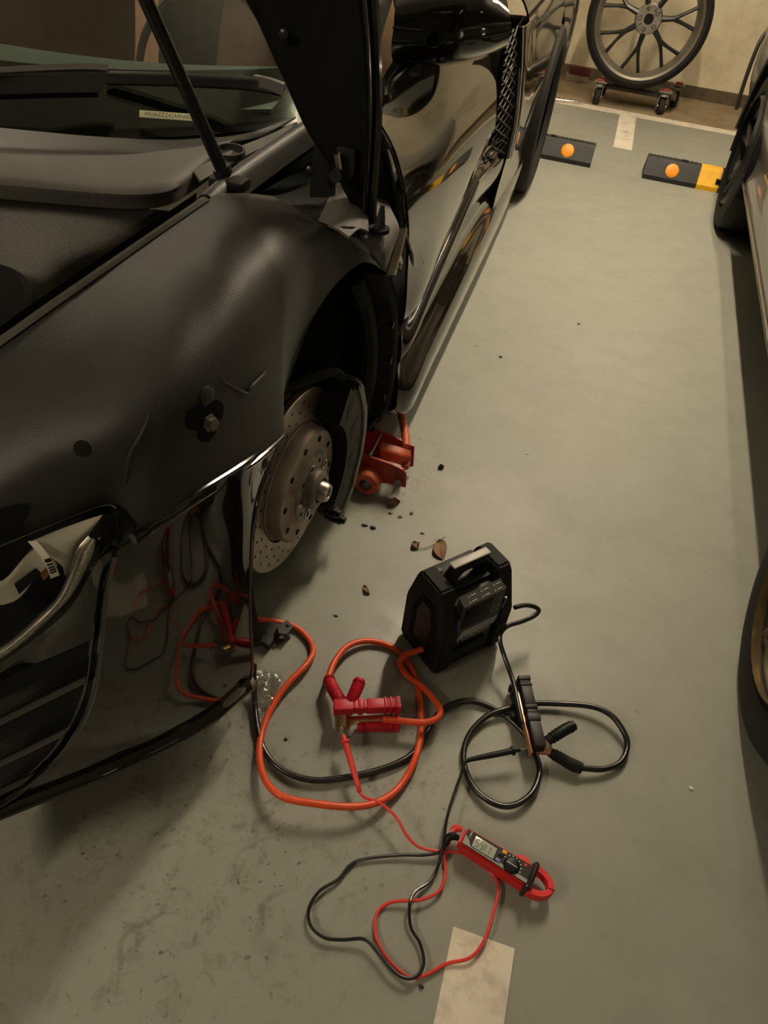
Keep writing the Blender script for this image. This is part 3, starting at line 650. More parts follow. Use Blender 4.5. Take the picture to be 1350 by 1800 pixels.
# identification plate behind the glass, with its stamped letters
va, vb_, vc = Vector((-0.7391, 1.1586, 0.822)), Vector((-0.6472, 1.1967, 0.822)), Vector((-0.7325, 1.1585, 0.83))
vx = (vb_ - va).normalized(); vn = Vector((0.12, -0.55, .8)); vn = (vn - vx * vn.dot(vx)).normalized(); vy = vn.cross(vx)
VM = frame(va.lerp(vb_, .5), vx, vy, vn)
vin = MB().box(0, 0, 0, (vb_ - va).length, 0.0135, 0.002, 0.0009, VM).build('identification_plate', 'vin_plate', car)
text_mb('WUAZZZ424AN0027', 0.0115, VM @ Matrix.Translation((0, 0, .0012)), sx=.78).build('plate_lettering', 'bracket_grey', vin, False)
# wipers
w1 = [(-1.0221, 0.9512, 0.875), (-0.9325, 1.0096, 0.88), (-0.8673, 1.082, 0.882), (-0.8086, 1.1306, 0.885), (-0.7801, 1.1467, 0.885)]
MB().patch([[(p[0], p[1] + .004, p[2] + .004) for p in w1], [(p[0], p[1], p[2]) for p in w1], [(p[0] - .001, p[1] - .004, p[2] - .003) for p in w1]], 4, 3, .006).build('wiper_arm', 'grey_plastic', car)
wp = [(w1[0][0], w1[0][1] - .006, w1[0][2] - .008), (w1[2][0], w1[2][1] - .008, w1[2][2] - .008), (w1[4][0], w1[4][1] - .006, w1[4][2] - .008)]
MB().patch([wp, [(p[0], p[1] - .03, p[2] - .02) for p in wp]], 4, 2, .012).build('wiper_motor_cover', 'deep_black', car)
w2 = [(-0.8102, 1.191, 0.862), (-0.7339, 1.2252, 0.866), (-0.6495, 1.2676, 0.868), (-0.5865, 1.2923, 0.869), (-0.5377, 1.2969, 0.868)]
wb_ = MB().patch([[(p[0], p[1] + .008, p[2] + .005) for p in w2], [(p[0], p[1] - .004, p[2] + .002) for p in w2], [(p[0], p[1] - .012, p[2] - .010) for p in w2]], 4, 3, .012).build('wiper_blade', 'black_plastic', car)
we = [(-0.5934, 1.3032, 0.872), (-0.5617, 1.2963, 0.873), (-0.5329, 1.2904, 0.87)]
MB().patch([[(p[0], p[1] + .012, p[2] + .002) for p in we], [(p[0] , p[1] - .006, p[2] + .004) for p in we], [(p[0], p[1] - .016, p[2] - .010) for p in we]], 3, 3, .006).build('blade_end', 'grey_plastic', wb_)
# ---- cabin seen through the glass
MB().patch([[(CX + u * .62, 1.08 + .27 * abs(u) ** 2.4 + .27 * t, .795 + .05 * t - .03 * t * t) for u in (-1, -.6, -.2, .2, .6, 1)] for t in (0, .4, .8, 1)], 3, 3, .02).build('dashboard', 'dash_teal', car)
MB().patch([[(CX + u * .62, 1.35 + .27 * abs(u) ** 2.4 + .05 * t, .815 - .16 * t) for u in (-1, -.6, -.2, .2, .6, 1)] for t in (0, .5, 1)], 3, 2, .02).build('dashboard_edge', 'seat_dark', car)
for s in (-1, 1):
    sx_ = CX + s * .36
    seat = MB().patch([[(sx_ + u * w, 2.15 + .22 * t + .03 * abs(u) ** 2 * -1, .42 + .62 * t) for u in (-1, -.5, 0, .5, 1)] for t, w in ((0, .25), (.4, .25), (.7, .23), (.9, .15), (1, .12))], 4, 4, .10).build('seat', 'seat_brown', car)
    for k in range(5):
        MB().box(sx_, 2.12 + .045 * k + .02, .52 + .085 * k, .26, .03, .07, .012).build('seat_bolster', 'seat_dark', seat)
MB().lathe([(0, .165), (.01, .175), (.02, .165), (.01, .155)], (CX + .36, 1.62, .78), (0, -1, .45), 40, True).build('steering_wheel', 'seat_dark', car)
MB().box(CX, 2.55, .62, 1.2, .05, .75, .02).build('cabin_rear_wall', 'seat_dark', car)
MB().box(CX, 1.95, .40, 1.25, 1.2, .05, .02).build('cabin_floor', 'seat_dark', car)

# ---- raised bonnet, hinged at the screen, seen from below
HB = [(-0.3053, 1.08, 0.738), (-0.3209, 1.085, 0.7575), (-0.356, 1.09, 0.8072), (-0.4091, 1.09, 0.8675), (-0.4323, 1.09, 0.9049), (-0.4448, 1.09, 0.9272), (-0.4657, 1.09, 0.9615), (-0.5013, 1.085, 1.0184)]
def hoody(z): return 1.085 - .02 * (z - .75) - .12 * max(0, z - 1.0)
edge_x = [(.738, -.305), (.80, -.309), (.91, -.311), (1.04, -.327), (1.25, -.36), (1.5, -.41), (1.75, -.48), (1.95, -.60), (2.02, -.80), (2.04, CX)]
def ex(z):
    for (z0, x0), (z1, x1) in zip(edge_x, edge_x[1:]):
        if z <= z1: return x0 + (x1 - x0) * max(0, (z - z0)) / (z1 - z0)
    return CX
arch_c = [(p[0], p[2]) for p in HB] + [(-.58, 1.10), (-.72, 1.18), (-.95, 1.235), (CX, 1.25)]
arch_c = [Vector((a, 0, b)) for a, b in arch_c]
arch_c = smooth(arch_c, 3)
outer = []
n_ = len(arch_c)
oc = smooth([Vector((x, 0, z)) for z, x in edge_x], 4)
# walk the outer edge with the same number of stations
acc = [0]
for a, b in zip(oc, oc[1:]): acc.append(acc[-1] + (b - a).length)
aci = [0]
for a, b in zip(arch_c, arch_c[1:]): aci.append(aci[-1] + (b - a).length)
for i in range(n_):
    d = acc[-1] * (aci[i] / aci[-1]) ** 1.0
    k = 0
    while k < len(acc) - 2 and acc[k + 1] < d: k += 1
    t = (d - acc[k]) / max(1e-9, acc[k + 1] - acc[k])
    outer.append(oc[k].lerp(oc[k + 1], min(1, max(0, t))))
def half(s):
    rows = []
    for t in (0, .08, .3, .6, .92, 1):
        r = []
        for a, b in zip(arch_c, outer):
            p = a.lerp(b, t); x = p.x if s > 0 else 2 * CX - p.x
            r.append(Vector((x, hoody(p.z) - (.012 if t in (.08, .92) else 0), p.z)))
        rows.append(r)
    return rows
hb_ = MB()
for s in (1, -1):
    hb_.patch(half(s), 1, 2, .014 if s > 0 else -.014)
hood = hb_.build('bonnet', 'hood_under', car)
# painted skin and glossy rim of the bonnet
hr = [Vector((p.x + .004, hoody(p.z) + .008, p.z)) for p in oc]
MB().tube(hr, .0075, 8, 1).build('bonnet_rim', 'gloss_black', hood)
hr2 = [Vector((p.x - .004, hoody(p.z) - .006, p.z)) for p in oc]
MB().tube(hr2, .004, 8, 1).build('bonnet_seam', 'edge_black', hood)
sk_ = MB()
for s in (1, -1):
    sk_.patch([[Vector((q.x, q.y + (.030 if 0 < i_ < 5 else .012), q.z)) for q in r] for i_, r in enumerate(half(s))], 1, 2, .004)
sk_.build('bonnet_skin', 'gloss_black', hood)
for u_ in ((-0.4398, 1.065, 0.9905), (-0.3964, 1.06, 0.8233)):
    MB().lathe([(0, .007), (.004, .007), (.006, .004), (.006, .0004)], u_, (0, -1, 0), 16).build('bonnet_bolt', 'satin_black', hood)
# hinge
MB().patch([[(-0.3946, 1.12, 0.9071), (-0.4056, 1.12, 0.8381), (-0.4109, 1.12, 0.7638)], [(-0.3569, 1.1, 0.9136), (-0.371, 1.1, 0.8495), (-0.3673, 1.1, 0.7787)]], 4, 2, .01).build('hinge_arm', 'satin_black', car)
MB().box(*(-0.3453, 1.08, 0.8393), .03, .02, .045, .004).build('hinge_block', 'satin_black', car)
MB().cyl((-0.3554, 1.06, 0.8548), (-0.3482, 1.06, 0.8225), .006, n=12).build('hinge_pin', 'dull_chrome', car)
MB().lathe([(0, .010), (.012, .010), (.012, .0004)], (-0.3487, 1.05, 0.8286), (0, -1, .2), 6).build('hinge_bolt', 'satin_black', car)
MB().patch([[(-0.5283, 1.3462, 0.83), (-0.5109, 1.358, 0.835), (-0.4998, 1.3578, 0.835)], [(-0.5062, 1.2829, 0.82), (-0.4842, 1.2622, 0.815), (-0.4764, 1.2696, 0.81)]], 4, 3, .006).build('pillar_foot', 'reflector_grey', car)
# gas strut
sa = Vector((-0.5176, 1.0147, 0.812)); sb_ = Vector((-0.5972, 0.985, 1.0162))
st = MB().cyl(sa, sa.lerp(sb_, 2.4), .0100, n=16).build('bonnet_strut', 'strut_black', car)
MB().cyl(sa.lerp(sb_, -.02), sa.lerp(sb_, .03), .014, n=12).build('strut_ball_cup', 'black_plastic', st)
MB().box(sa.x + .012, sa.y - .004, sa.z - .012, .055, .035, .016, .005).build('strut_bracket', 'black_plastic', st)
MB().box(*sa.lerp(sb_, 2.42), .03, .05, .03, .005).build('strut_top_bracket', 'black_plastic', st)

# ---- painted flank: door, sill, rear quarter
def prof(y):
    t = min(1, max(0, (y - 1.45) / .65)); zc = .40 + .15 * t
    return [(-.385, y, .872), (-.315, y, .815), (-.282, y, .745), (-.268, y, .66), (-.272, y, zc + .12), (-.286, y, zc + .04), (-.312, y, zc),
            (-.288, y, zc - .028), (-.286, y, zc - .055), (-.312, y, .300 + .04 * t), (-.264, y, .235 + .02 * t), (-.266, y, .185), (-.285, y, .150), (-.42, y, .13)]
front = [(-0.345, 1.1982, 0.875), (-0.315, 1.2299, 0.8188), (-0.285, 1.2117, 0.7593), (-0.277, 1.2364, 0.6885)]
arc = [(-.288, .575), (-.296, .475), (-.304, .40), (-.300, .36), (-.299, .33), (-.303, .30), (-.293, .25), (-.292, .225), (-.299, .20), (-.40, .195)]
col0 = front + [(x, 1.032 + math.sqrt(.378 ** 2 - (z - .33) ** 2), z) for x, z in arc]
def cols_rows(cs): return [[c_[i] for c_ in cs] for i in range(len(cs[0]))]
c1 = prof(1.46); c1[0] = (-.375, 1.40, .868); c1[1] = (-.318, 1.42, .81)
flank = MB().patch(cols_rows([col0, c1, prof(1.62), prof(1.8), prof(1.95), prof(2.10)]), 5, 4, -.006).build('door_and_sill', 'gloss_black', car)
# rear continuation of the flank and sill under the side blade
e0 = prof(2.10)[5:]
e1 = [(-.278, 2.35, .58), (-.300, 2.35, .52), (-.286, 2.35, .48), (-.286, 2.35, .44), (-.306, 2.35, .335), (-.264, 2.35, .255), (-.266, 2.35, .185), (-.285, 2.35, .15), (-.42, 2.35, .13)]
e2 = [(-.254, 2.72, .56), (-.262, 2.72, .49), (-.266, 2.72, .45), (-.272, 2.72, .41), (-.290, 2.72, .33), (-.266, 2.72, .25), (-.267, 2.72, .185), (-.285, 2.72, .15), (-.42, 2.72, .13)]
e3 = [(p[0] - .006, 3.33, p[2]) for p in e2]
MB().patch(cols_rows([e0, e1, e2, e3]), 5, 4, -.006).build('rear_sill', 'gloss_black', car)
# shut line of the door front, and the hollow next to it
MB().tube([(p[0] + .001, p[1] - .002, p[2]) for p in front] + [(-.272, 1.30, .62), (-.290, 1.40, .53)], .003, 8, 5).build('door_edge', 'edge_black', flank)
fe = [(p[0] - .012, p[1] + .006, p[2] + .002) for p in front]
MB().patch([fe, [(p[0] - .03, p[1] - .02, p[2] - .02) for p in fe], [(-0.37, 1.2082, 0.8476), (-0.35, 1.221, 0.7951), (-0.33, 1.1878, 0.744), (-0.315, 1.2013, 0.6832)]], 4, 3).build('door_seal_hollow', 'deep_black', flank)
MB().tube([(p[0] - .010, p[1] - .008, p[2]) for p in front], .0035, 8, 5).build('door_seal', 'rubber', flank)
MB().tube([(-0.281, 1.2103, 0.658), (-0.279, 1.2273, 0.6366), (-0.279, 1.2198, 0.6267)], .005, 8, 4).build('fender_clip', 'dull_chrome', flank)
# window line and side glass
bl = [(-.352, 1.30, .878), (-.385, 1.46, .876), (-.385, 1.8, .88), (-.385, 2.10, .885)]
MB().tube(bl, .007, 8, 5).build('window_strip', 'edge_black', flank)
MB().patch([bl, [(-.47, 1.52, .97), (-.465, 1.62, .98), (-.46, 1.86, .99), (-.45, 2.10, .99)], [(-.60, 1.78, 1.10), (-.59, 1.84, 1.12), (-.575, 1.95, 1.135), (-.56, 2.12, 1.135)]], 4, 4, .004).build('side_window', 'windscreen_glass', flank)
# side blade intake: recess and diamond mesh
r0 = [(-.285, 2.10, .86), (-.283, 2.10, .74), (-.290, 2.10, .62), (-.320, 2.10, .50)]
r1 = [(-.36, 2.28, .86), (-.36, 2.30, .74), (-.36, 2.32, .62), (-.36, 2.34, .48)]
r2 = [(-.275, 2.31, .86), (-.262, 2.38, .74), (-.256, 2.47, .60), (-.262, 2.52, .47)]
grille = MB().patch([r0, r1, r2], 4, 3).build('side_intake', 'deep_black', car)
def gp(a, b):   # a across 0..1, b up-down 0..1
    def row(r): q = smooth([Vector(p) for p in r], 8); return q[int(round(b * 24))]
    p, q, s_ = row(r0), row(r1), row(r2)
    return p.lerp(s_, .35 + .65 * a) + Vector((-.004, 0, 0))
for k in range(13):
    for sg in (1, -1):
        pts = []
        for i in range(6):
            a = i / 5; b = (k - 1 + (a if sg > 0 else 1 - a) * 2.6) / 13
            if 0 <= b <= 1: pts.append(gp(a, b))
        if len(pts) > 1: MB().tube(pts, .0022, 5, 1).build('mesh_wire', 'bracket_grey', grille)
blade = MB().patch([r2, [(p[0] + .012, p[1] + .02, p[2]) for p in r2], [(p[0] + .014, p[1] + .10, p[2]) for p in r2], [(p[0] + .012, p[1] + .24, p[2]) for p in r2]], 5, 3, .004).build('side_blade', 'gloss_black', car)
MB().tube([(p[0] + .010, p[1] + .008, p[2]) for p in r2], .003, 8, 4).build('blade_edge', 'dull_chrome', blade)
# rear quarter panel with its arch
RW = 3.72
def quarter(y, k): return [(-.36, y, .93), (-.29, y, .86), (-.264 - .004 * k, y, .74), (-.258 - .002 * k, y, .60), (-.268 + .004 * k, y, .46), (-.278 + .006 * k, y, .34), (-.280 + .006 * k, y, .24), (-.287 + .006 * k, y, .15)]
qc = []
for i, (x, y, z) in enumerate(quarter(0, 1)):
    yy = RW - math.sqrt(max(0, .375 ** 2 - (z - .345) ** 2)) if z < .70 else RW - (.06 if z < .8 else 0)
    qc.append((x, yy, z))
MB().patch(cols_rows([quarter(2.55, 0), quarter(2.8, .5), quarter(3.1, .9), qc]), 5, 4, -.006).build('rear_quarter', 'gloss_black', car)
qd = []
for i, (x, y, z) in enumerate(quarter(0, 1)):
    yy = RW + math.sqrt(max(0, .375 ** 2 - (z - .345) ** 2)) if z < .70 else RW + (.06 if z < .8 else 0)
    qd.append((x - .01, yy, z))
MB().patch(cols_rows([qd, quarter(4.15, .7), quarter(4.3, .2), [(p[0] - .2, p[1] + .02, p[2]) for p in quarter(4.36, 0)]]), 5, 4, -.006).build('tail_corner', 'gloss_black', car)
MB().patch(cols_rows([[(p[0], p[1], p[2]) for p in qc[:3]], [(p[0], p[1], p[2]) for p in qd[:3]]]), 3, 3, -.006).build('quarter_top', 'gloss_black', car)
MB().patch([[(CX + u * .84, 2.6 + 1.7 * t, .93 + .15 * (1 - t) * (1 - u * u)) for u in (-1, -.5, 0, .5, 1)] for t in (0, .5, 1)], 4, 3, .01).build('engine_cover', 'gloss_black', car)
# far flank, closing the body on the other side
MB().patch([[mirx(p) for p in r] for r in cols_rows([prof(.9), prof(1.46), prof(2.1), prof(2.8), prof(3.3)])], 3, 2, .006).build('far_flank', 'gloss_black', car)
MB().patch([[(CX + u * .88, y, .15) for u in (-1, 0, 1)] for y in (1.45, 2.4, 3.3)], 2, 2, .01).build('underbody', 'deep_black', car)

# wheels: a shared builder (tyre, rim, spokes)
def tyre_prof(R, w, rim):
    h = w / 2
    return [(-h * .82, rim), (-h * .97, rim + .012), (-h, rim + (R - rim) * .45), (-h * .93, R - .018), (-h * .78, R - .004), (-h * .4, R), (0, R + .001), (h * .4, R), (h * .78, R - .004), (h * .93, R - .018), (h, rim + (R - rim) * .45), (h * .97, rim + .012), (h * .82, rim)]
def make_tyre(c, ax, R, w, rim, parent, name='tyre', m='tyre_rubber', n=64):
    t = MB().lathe(tyre_prof(R, w, rim), c, ax, n).build(name, m, parent)
    return t
wheel = MB().lathe([(.10, .245), (.095, .262), (-.12, .262), (-.14, .25), (-.14, .24), (.06, .235), (.10, .245)], (-.385, RW, .345), (1, 0, 0), 48).build('rear_wheel', 'rim_black', car)
make_tyre((-.385, RW, .345), (1, 0, 0), .345, .30, .255, wheel)
for k in range(10):
    a = 2 * math.pi * k / 10
    MB().tube([(-.31, RW + .04 * math.cos(a), .345 + .04 * math.sin(a)), (-.30, RW + .14 * math.cos(a), .345 + .14 * math.sin(a)), (-.295, RW + .245 * math.cos(a), .345 + .245 * math.sin(a))], .012, 6, 3).build('spoke', 'rim_black', wheel)
MB().lathe([(0, .0004), (.01, .03), (0, .05), (-.05, .05)], (-.305, RW, .345), (1, 0, 0), 24).build('hub_cap', 'dull_chrome', wheel)

# ---- door mirror
sh = [[(-0.4473, 1.7, 1.0175), (-0.3835, 1.7, 1.0413), (-0.3045, 1.7, 1.0422), (-0.2491, 1.7, 1.0183)], [(-0.4309, 1.6, 0.9996), (-0.3551, 1.57, 1.0246), (-0.2766, 1.57, 1.0304), (-0.2244, 1.6, 1.0074)],
      [(-0.4166, 1.54, 0.9658), (-0.3329, 1.5, 0.9901), (-0.2563, 1.5, 1.0069), (-0.2056, 1.54, 0.991)], [(-0.4132, 1.53, 0.9409), (-0.3248, 1.49, 0.9526), (-0.2444, 1.49, 0.9716), (-0.1986, 1.53, 0.9762)]]
mirror = MB().patch(sh, 6, 6, .004).build('door_mirror', 'gloss_black', car)
lo = [sh[3], [(-0.4147, 1.53, 0.9135), (-0.3207, 1.49, 0.926), (-0.2395, 1.49, 0.9467), (-0.1942, 1.53, 0.9613)], [(-0.4151, 1.55, 0.8851), (-0.3257, 1.53, 0.8943), (-0.2422, 1.53, 0.9206), (-0.1998, 1.56, 0.9404)], [(-0.4311, 1.66, 0.8535), (-0.3568, 1.68, 0.8593), (-0.2648, 1.68, 0.8874), (-0.2218, 1.68, 0.9136)]]
MB().patch(lo, 6, 6, .004).build('mirror_base', 'edge_black', mirror)
MB().patch([[(p[0], p[1] + .01, p[2]) for p in sh[0]], [(p[0], p[1] + .05, p[2]) for p in lo[3]]], 4, 3, .004).build('mirror_glass', 'chrome', mirror)
MB().tube(sh[3], .003, 8, 6).build('mirror_seam', 'edge_black', mirror)
MB().patch([[(-0.4175, 1.56, 0.8802), (-0.3853, 1.55, 0.8771), (-0.3602, 1.57, 0.8833)], [(-0.4353, 1.56, 0.8481), (-0.393, 1.55, 0.8447), (-0.3669, 1.58, 0.8531)], [(-0.4495, 1.57, 0.8135), (-0.4123, 1.56, 0.8113), (-0.3942, 1.6, 0.8081)]], 4, 4, .03).build('mirror_arm', 'satin_black', mirror)
MB().lathe([(0, .012), (.003, .012), (.003, .008), (.001, .0004)], (-0.3251, 1.487, 0.9382), (0, -1, -.2), 20).build('mirror_camera', 'screen_black', mirror)

# ---- brake: disc, hat, hub, caliper
BC = Vector((-.380, .975, .272)); BA = Vector((1, -.09, 0)).normalized()
disc = MB().lathe([(0, .126), (0, .188), (-.002, .190), (-.012, .190), (-.012, .126)], BC, BA, 72).build('brake_disc', 'disc_steel', car)
MB().lathe([(-.022, .126), (-.022, .190), (-.034, .190), (-.034, .126)], BC, BA, 72).build('inner_disc', 'disc_steel', disc)
MB().lathe([(-.010, .181), (-.024, .181)], BC, BA, 72).build('vent_gap', 'deep_black', disc)
bu = BA.cross(Vector((0, 0, 1))).normalized(); bv = bu.cross(BA)
dm = MB()
for k in range(24):
    for j, r_ in enumerate((.140, .156, .172)):
        a = 2 * math.pi * (k + j * .33) / 24
        dm.lathe([(.0003, .0028), (.0006, .0026), (.0006, .0002)], BC + (bu * math.cos(a) + bv * math.sin(a)) * r_, BA, 8)
dh = dm.build('drill_holes', 'deep_black', disc)
hat = MB().lathe([(-.02, .126), (-.004, .124), (-.002, .121), (.000, .119), (.022, .117), (.027, .113), (.028, .080), (.030, .077), (.034, .074), (.035, .040), (.0, .038)], BC, BA, 64).build('disc_hat', 'hat_steel', disc)
MB().lathe([(.0005, .126), (-.006, .122), (-.006, .119)], BC, BA, 64).build('hat_gap', 'deep_black', disc)
for k in range(10):
    a = 2 * math.pi * (k + .25) / 10
    MB().lathe([(.0275, .0064), (.0288, .0062), (.0288, .0003)], BC + (bu * math.cos(a) + bv * math.sin(a)) * .097, BA, 14).build('hat_hole', 'deep_black', hat)
hubf = MB().lathe([(.034, .072), (.037, .070), (.038, .066), (.038, .042), (.050, .040), (.056, .034), (.056, .026), (.045, .024), (.045, .0004)], BC, BA, 48).build('hub_flange', 'hub_steel', disc)
for k in range(5):
    a = 2 * math.pi * (k + .1) / 5
    p_ = BC + (bu * math.cos(a) + bv * math.sin(a)) * .055
    MB().lathe([(.037, .0105), (.040, .0105), (.040, .007), (.036, .006)], p_, BA, 18).build('bolt_bore', 'dull_chrome', hubf)
    MB().lathe([(.0385, .0062), (.0392, .006), (.0392, .0003)], p_, BA, 12).build('bore_shadow', 'deep_black', hubf)
    a += math.pi / 5
    MB().lathe([(.0385, .004), (.0390, .004), (.039, .0003)], BC + (bu * math.cos(a) + bv * math.sin(a)) * .058, BA, 10).build('locator_hole', 'deep_black', hubf)
MB().lathe([(.045, .022), (.066, .020), (.072, .017), (.072, .011), (.066, .010), (.066, .0004)], BC, BA, 28).build('axle_bolt', 'steel', hubf)

def pol(r_, deg, h): 
    a = math.radians(deg); yv = Vector((0, 1, 0)); 
    return BC + BA * h + (-bu * math.cos(a) + bv * math.sin(a)) * r_ if (-bu).y > 0 else BC + BA * h + (bu * math.cos(a) + bv * math.sin(a)) * r_
degs = [-58, -45, -30, -15, 0, 15, 30, 45, 52]
def sector(r0_, r1_, h0, h1, dg):
    poly = [pol(r0_, d, h0) for d in dg] + [pol(r1_, d, h0) for d in reversed(dg)]
    return MB().prism(poly, (0, 0, 0), BA * (h1 - h0))
cal = sector(.132, .225, .004, .052, degs).build('brake_caliper', 'caliper_black', car)
sector(.196, .236, -.075, .010, degs[1:-1]).build('caliper_bridge', 'caliper_black', cal)
sector(.132, .222, -.085, -.038, degs).build('inner_half', 'caliper_black', cal)
sector(.212, .228, .0505, .056, [-54, -35, -15, 0, 15, 35, 44]).build('caliper_edge', 'shield_grey', cal)
for d in (-38, -13, 13, 36):
    MB().lathe([(.05, .026), (.0525, .025), (.0535, .021), (.0535, .0004)], pol(.172, d, 0), BA, 24).build('piston_boss', 'caliper_black', cal)
for d, r_ in ((50, .215), (-57, .215), (-57, .16)):
    MB().lathe([(.03, .013), (.058, .013), (.058, .009), (.066, .009), (.066, .0004)], pol(r_, d, 0), BA, 6).build('caliper_bolt', 'caliper_black', cal)
MB().tube([pol(.215, 50, .03), pol(.225, 62, .02), pol(.20, 80, -.02), pol(.19, 100, -.06)], .010, 8, 5).build('brake_hose', 'rubber', cal)
MB().tube([pol(.19, -60, .03), pol(.235, -52, .02), pol(.245, -40, .0)], .006, 8, 5).build('sensor_wire', 'rubber', cal)
for a_, b_, r_ in (((-.43, 1.02, .47), (-.62, 1.00, .50), .020), ((-.43, 1.00, .12), (-.62, .98, .17), .022), ((-.45, 1.0, .14), (-.45, 1.02, .47), .028), ((-.42, .93, .46), (-.60, .95, .49), .018)):
    MB().cyl(a_, b_, r_, n=14).build('suspension_arm', 'rubber', car)
MB().cyl((-.52, 1.06, .20), (-.56, 1.06, .62), .035, n=18).build('shock_absorber', 'deep_black', car)

# ------------------------------------------------------------------ red trolley jack under the sill
jk = thing('trolley_jack', 'red steel trolley jack standing under the sill behind the brake disc', 'jack', (-.36, 1.36, 0))
n1 = [(-0.3657, 1.31, 0.116), (-0.259, 1.31, 0.0955), (-0.232, 1.31, 0.0882), (-0.222, 1.31, 0.0769), (-0.2183, 1.31, 0.0351), (-0.2611, 1.31, 0.0335), (-0.2845, 1.31, 0.0292), (-0.3061, 1.31, 0.052), (-0.3587, 1.31, 0.0566)]
def plate(pts, d):
    return MB().prism(pts, (0, 0, 0), d)
n1 = [(-.62, 1.31, .125)] + n1[1:-1] + [(-.62, 1.31, .05)]
MB_ = plate(n1, (0, .006, 0)).build('side_plate', 'jack_red', jk, False)
n2 = [(-0.3488, 1.405, 0.114), (-0.2722, 1.405, 0.1018), (-0.2289, 1.405, 0.0918), (-0.2236, 1.405, 0.0277), (-0.2379, 1.405, 0.019), (-0.2788, 1.405, 0.0247)]
plate([(-.62, 1.405, .13)] + n2 + [(-.62, 1.405, .04)], (0, .006, 0)).build('side_plate', 'jack_red', jk, False)
MB().cyl((-.318, 1.31, .105), (-.318, 1.41, .105), .004, n=10).build('spacer_bar', 'zinc', jk)
MB().patch([[(-0.3044, 1.3698, 0.108), (-0.263, 1.3709, 0.106), (-0.2311, 1.3758, 0.1)], [(-0.3033, 1.3492, 0.1), (-0.2585, 1.3485, 0.097), (-0.226, 1.3639, 0.085)], [(-0.2983, 1.3523, 0.07), (-0.2534, 1.3526, 0.068), (-0.232, 1.3648, 0.06)]], 4, 4, .005).build('lever_socket', 'jack_orange', jk)
MB().cyl((-0.2406, 1.392, 0.07), (-0.235, 1.354, 0.06), .010, n=14).build('pivot_sleeve', 'jack_orange', jk)
cw = Vector((-0.3141, 1.295, 0.0275))
ring = MB().lathe([(-.02, .016), (-.02, .030), (-.014, .034), (.010, .034), (.016, .030), (.016, .016)], (cw.x, 1.295, .036), (0, -1, 0), 32).build('caster_wheel', 'jack_orange', jk)
MB().lathe([(.0, .015), (.014, .014), (.020, .008), (.020, .0004)], (cw.x, 1.295, .036), (0, -1, 0), 20).build('axle_end', 'hub_steel', jk)
MB().lathe([(-.02, .016), (-.02, .030), (.016, .030), (.016, .016)], (cw.x, 1.43, .032), (0, -1, 0), 24).build('caster_wheel', 'jack_orange', jk)
MB().lathe([(0, .011), (.004, .011), (.004, .0004)], (-0.2385, 1.309, 0.046), (0, -1, 0), 20).build('rivet', 'zinc', jk)
MB().box(-.52, 1.36, .085, .25, .08, .05, .01).build('lift_arm', 'jack_red', jk)
MB().cyl((-.46, 1.36, .10), (-.46, 1.36, .128), .03, n=24).build('saddle', 'zinc', jk)
MB().tube([(-0.3288, 1.5595, 0.13), (-0.3021, 1.5132, 0.122), (-0.2749, 1.4591, 0.112), (-0.2577, 1.424, 0.1), (-0.2476, 1.3966, 0.092)], .0105, 12, 5).build('handle_tube', 'jack_orange', jk)
MB().box(*(-0.3892, 1.654, 0.03), .10, .03, .06, .006).build('rear_crossbar', 'satin_black', jk)
MB().box(*(-0.3755, 1.38, 0.1142), .006, .02, .03, .001).build('warning_tag', 'yellow_tag', jk)

# ------------------------------------------------------------------ silver car on the right
RM = Matrix.Translation((.57, 1.0, 0)) @ Matrix.Rotation(math.radians(-1.5), 4, 'Z')
rc = thing('silver_car', 'silver grey car parked at the right, only its dark wheels and sill in view', 'car', M=RM)
WB = 2.78
AR = .375
def rp(y, k=0.0): return [(.20, y, .98), (.06, y, .93), (-.005, y, .82), (-.02, y, .66), (-.012, y, .52), (.018, y, .42), (.022, y, .35), (.012, y, .305), (.03, y, .285), (.10, y, .27)]
def arch_col(yc, sg, R=AR):
    out = []
    for x, y, z in rp(0):
        yy = yc + sg * math.sqrt(max(0, R * R - (z - .33) ** 2)) if z < .70 else yc
        out.append((x, yy, z))
    return out
def RB(mb, name, m, par=None, **k): return mb.build(name, m, par or rc, world=False, **k)
side = RB(MB().patch(cols_rows([arch_col(0, 1), rp(.55), rp(1.1), rp(1.7), rp(2.25), arch_col(WB, -1)]), 4, 3, -.006), 'door_side', 'silver_paint')
RB(MB().patch(cols_rows([arch_col(WB, 1), rp(WB + .55), [(p[0] + .05, p[1], p[2]) for p in rp(WB + .75)], [(p[0] + .25, p[1], p[2]) for p in rp(WB + .95)]]), 4, 3, -.006), 'bumper_flank', 'silver_paint')
RB(MB().patch(cols_rows([[(p[0] + .3, p[1], p[2]) for p in rp(-.95)], [(p[0] + .06, p[1], p[2]) for p in rp(-.7)], rp(-.5), arch_col(0, -1)]), 4, 3, -.006), 'nose_flank', 'silver_paint')
RB(MB().tube([(.008, y, .295) for y in (.36, 1.0, 1.7, 2.43)], .007, 8, 3), 'sill_strip', 'dull_chrome', side)
for yc, nm in ((0, 'arch_rim'), (WB, 'arch_rim')):
    RB(MB().tube([(-.008, yc + AR * math.cos(math.radians(a)), .33 + AR * math.sin(math.radians(a))) for a in range(0, 181, 20)], .008, 8, 2), nm, 'satin_black', side)
    t_ = [[(x, yc + rr * math.cos(math.radians(a)), .33 + rr * math.sin(math.radians(a))) for a in range(-15, 196, 15)] for x, rr in ((0.0, AR), (.1, AR + .01), (.35, AR))]
    RB(MB().patch(t_, 2, 2), 'arch_liner', 'deep_black')
RB(MB().tube([(-.012, WB + .62, .36), (-.02, WB + .66, .50), (-.016, WB + .70, .64), (.01, WB + .74, .70)], .010, 8, 4), 'bumper_trim', 'satin_black', side)
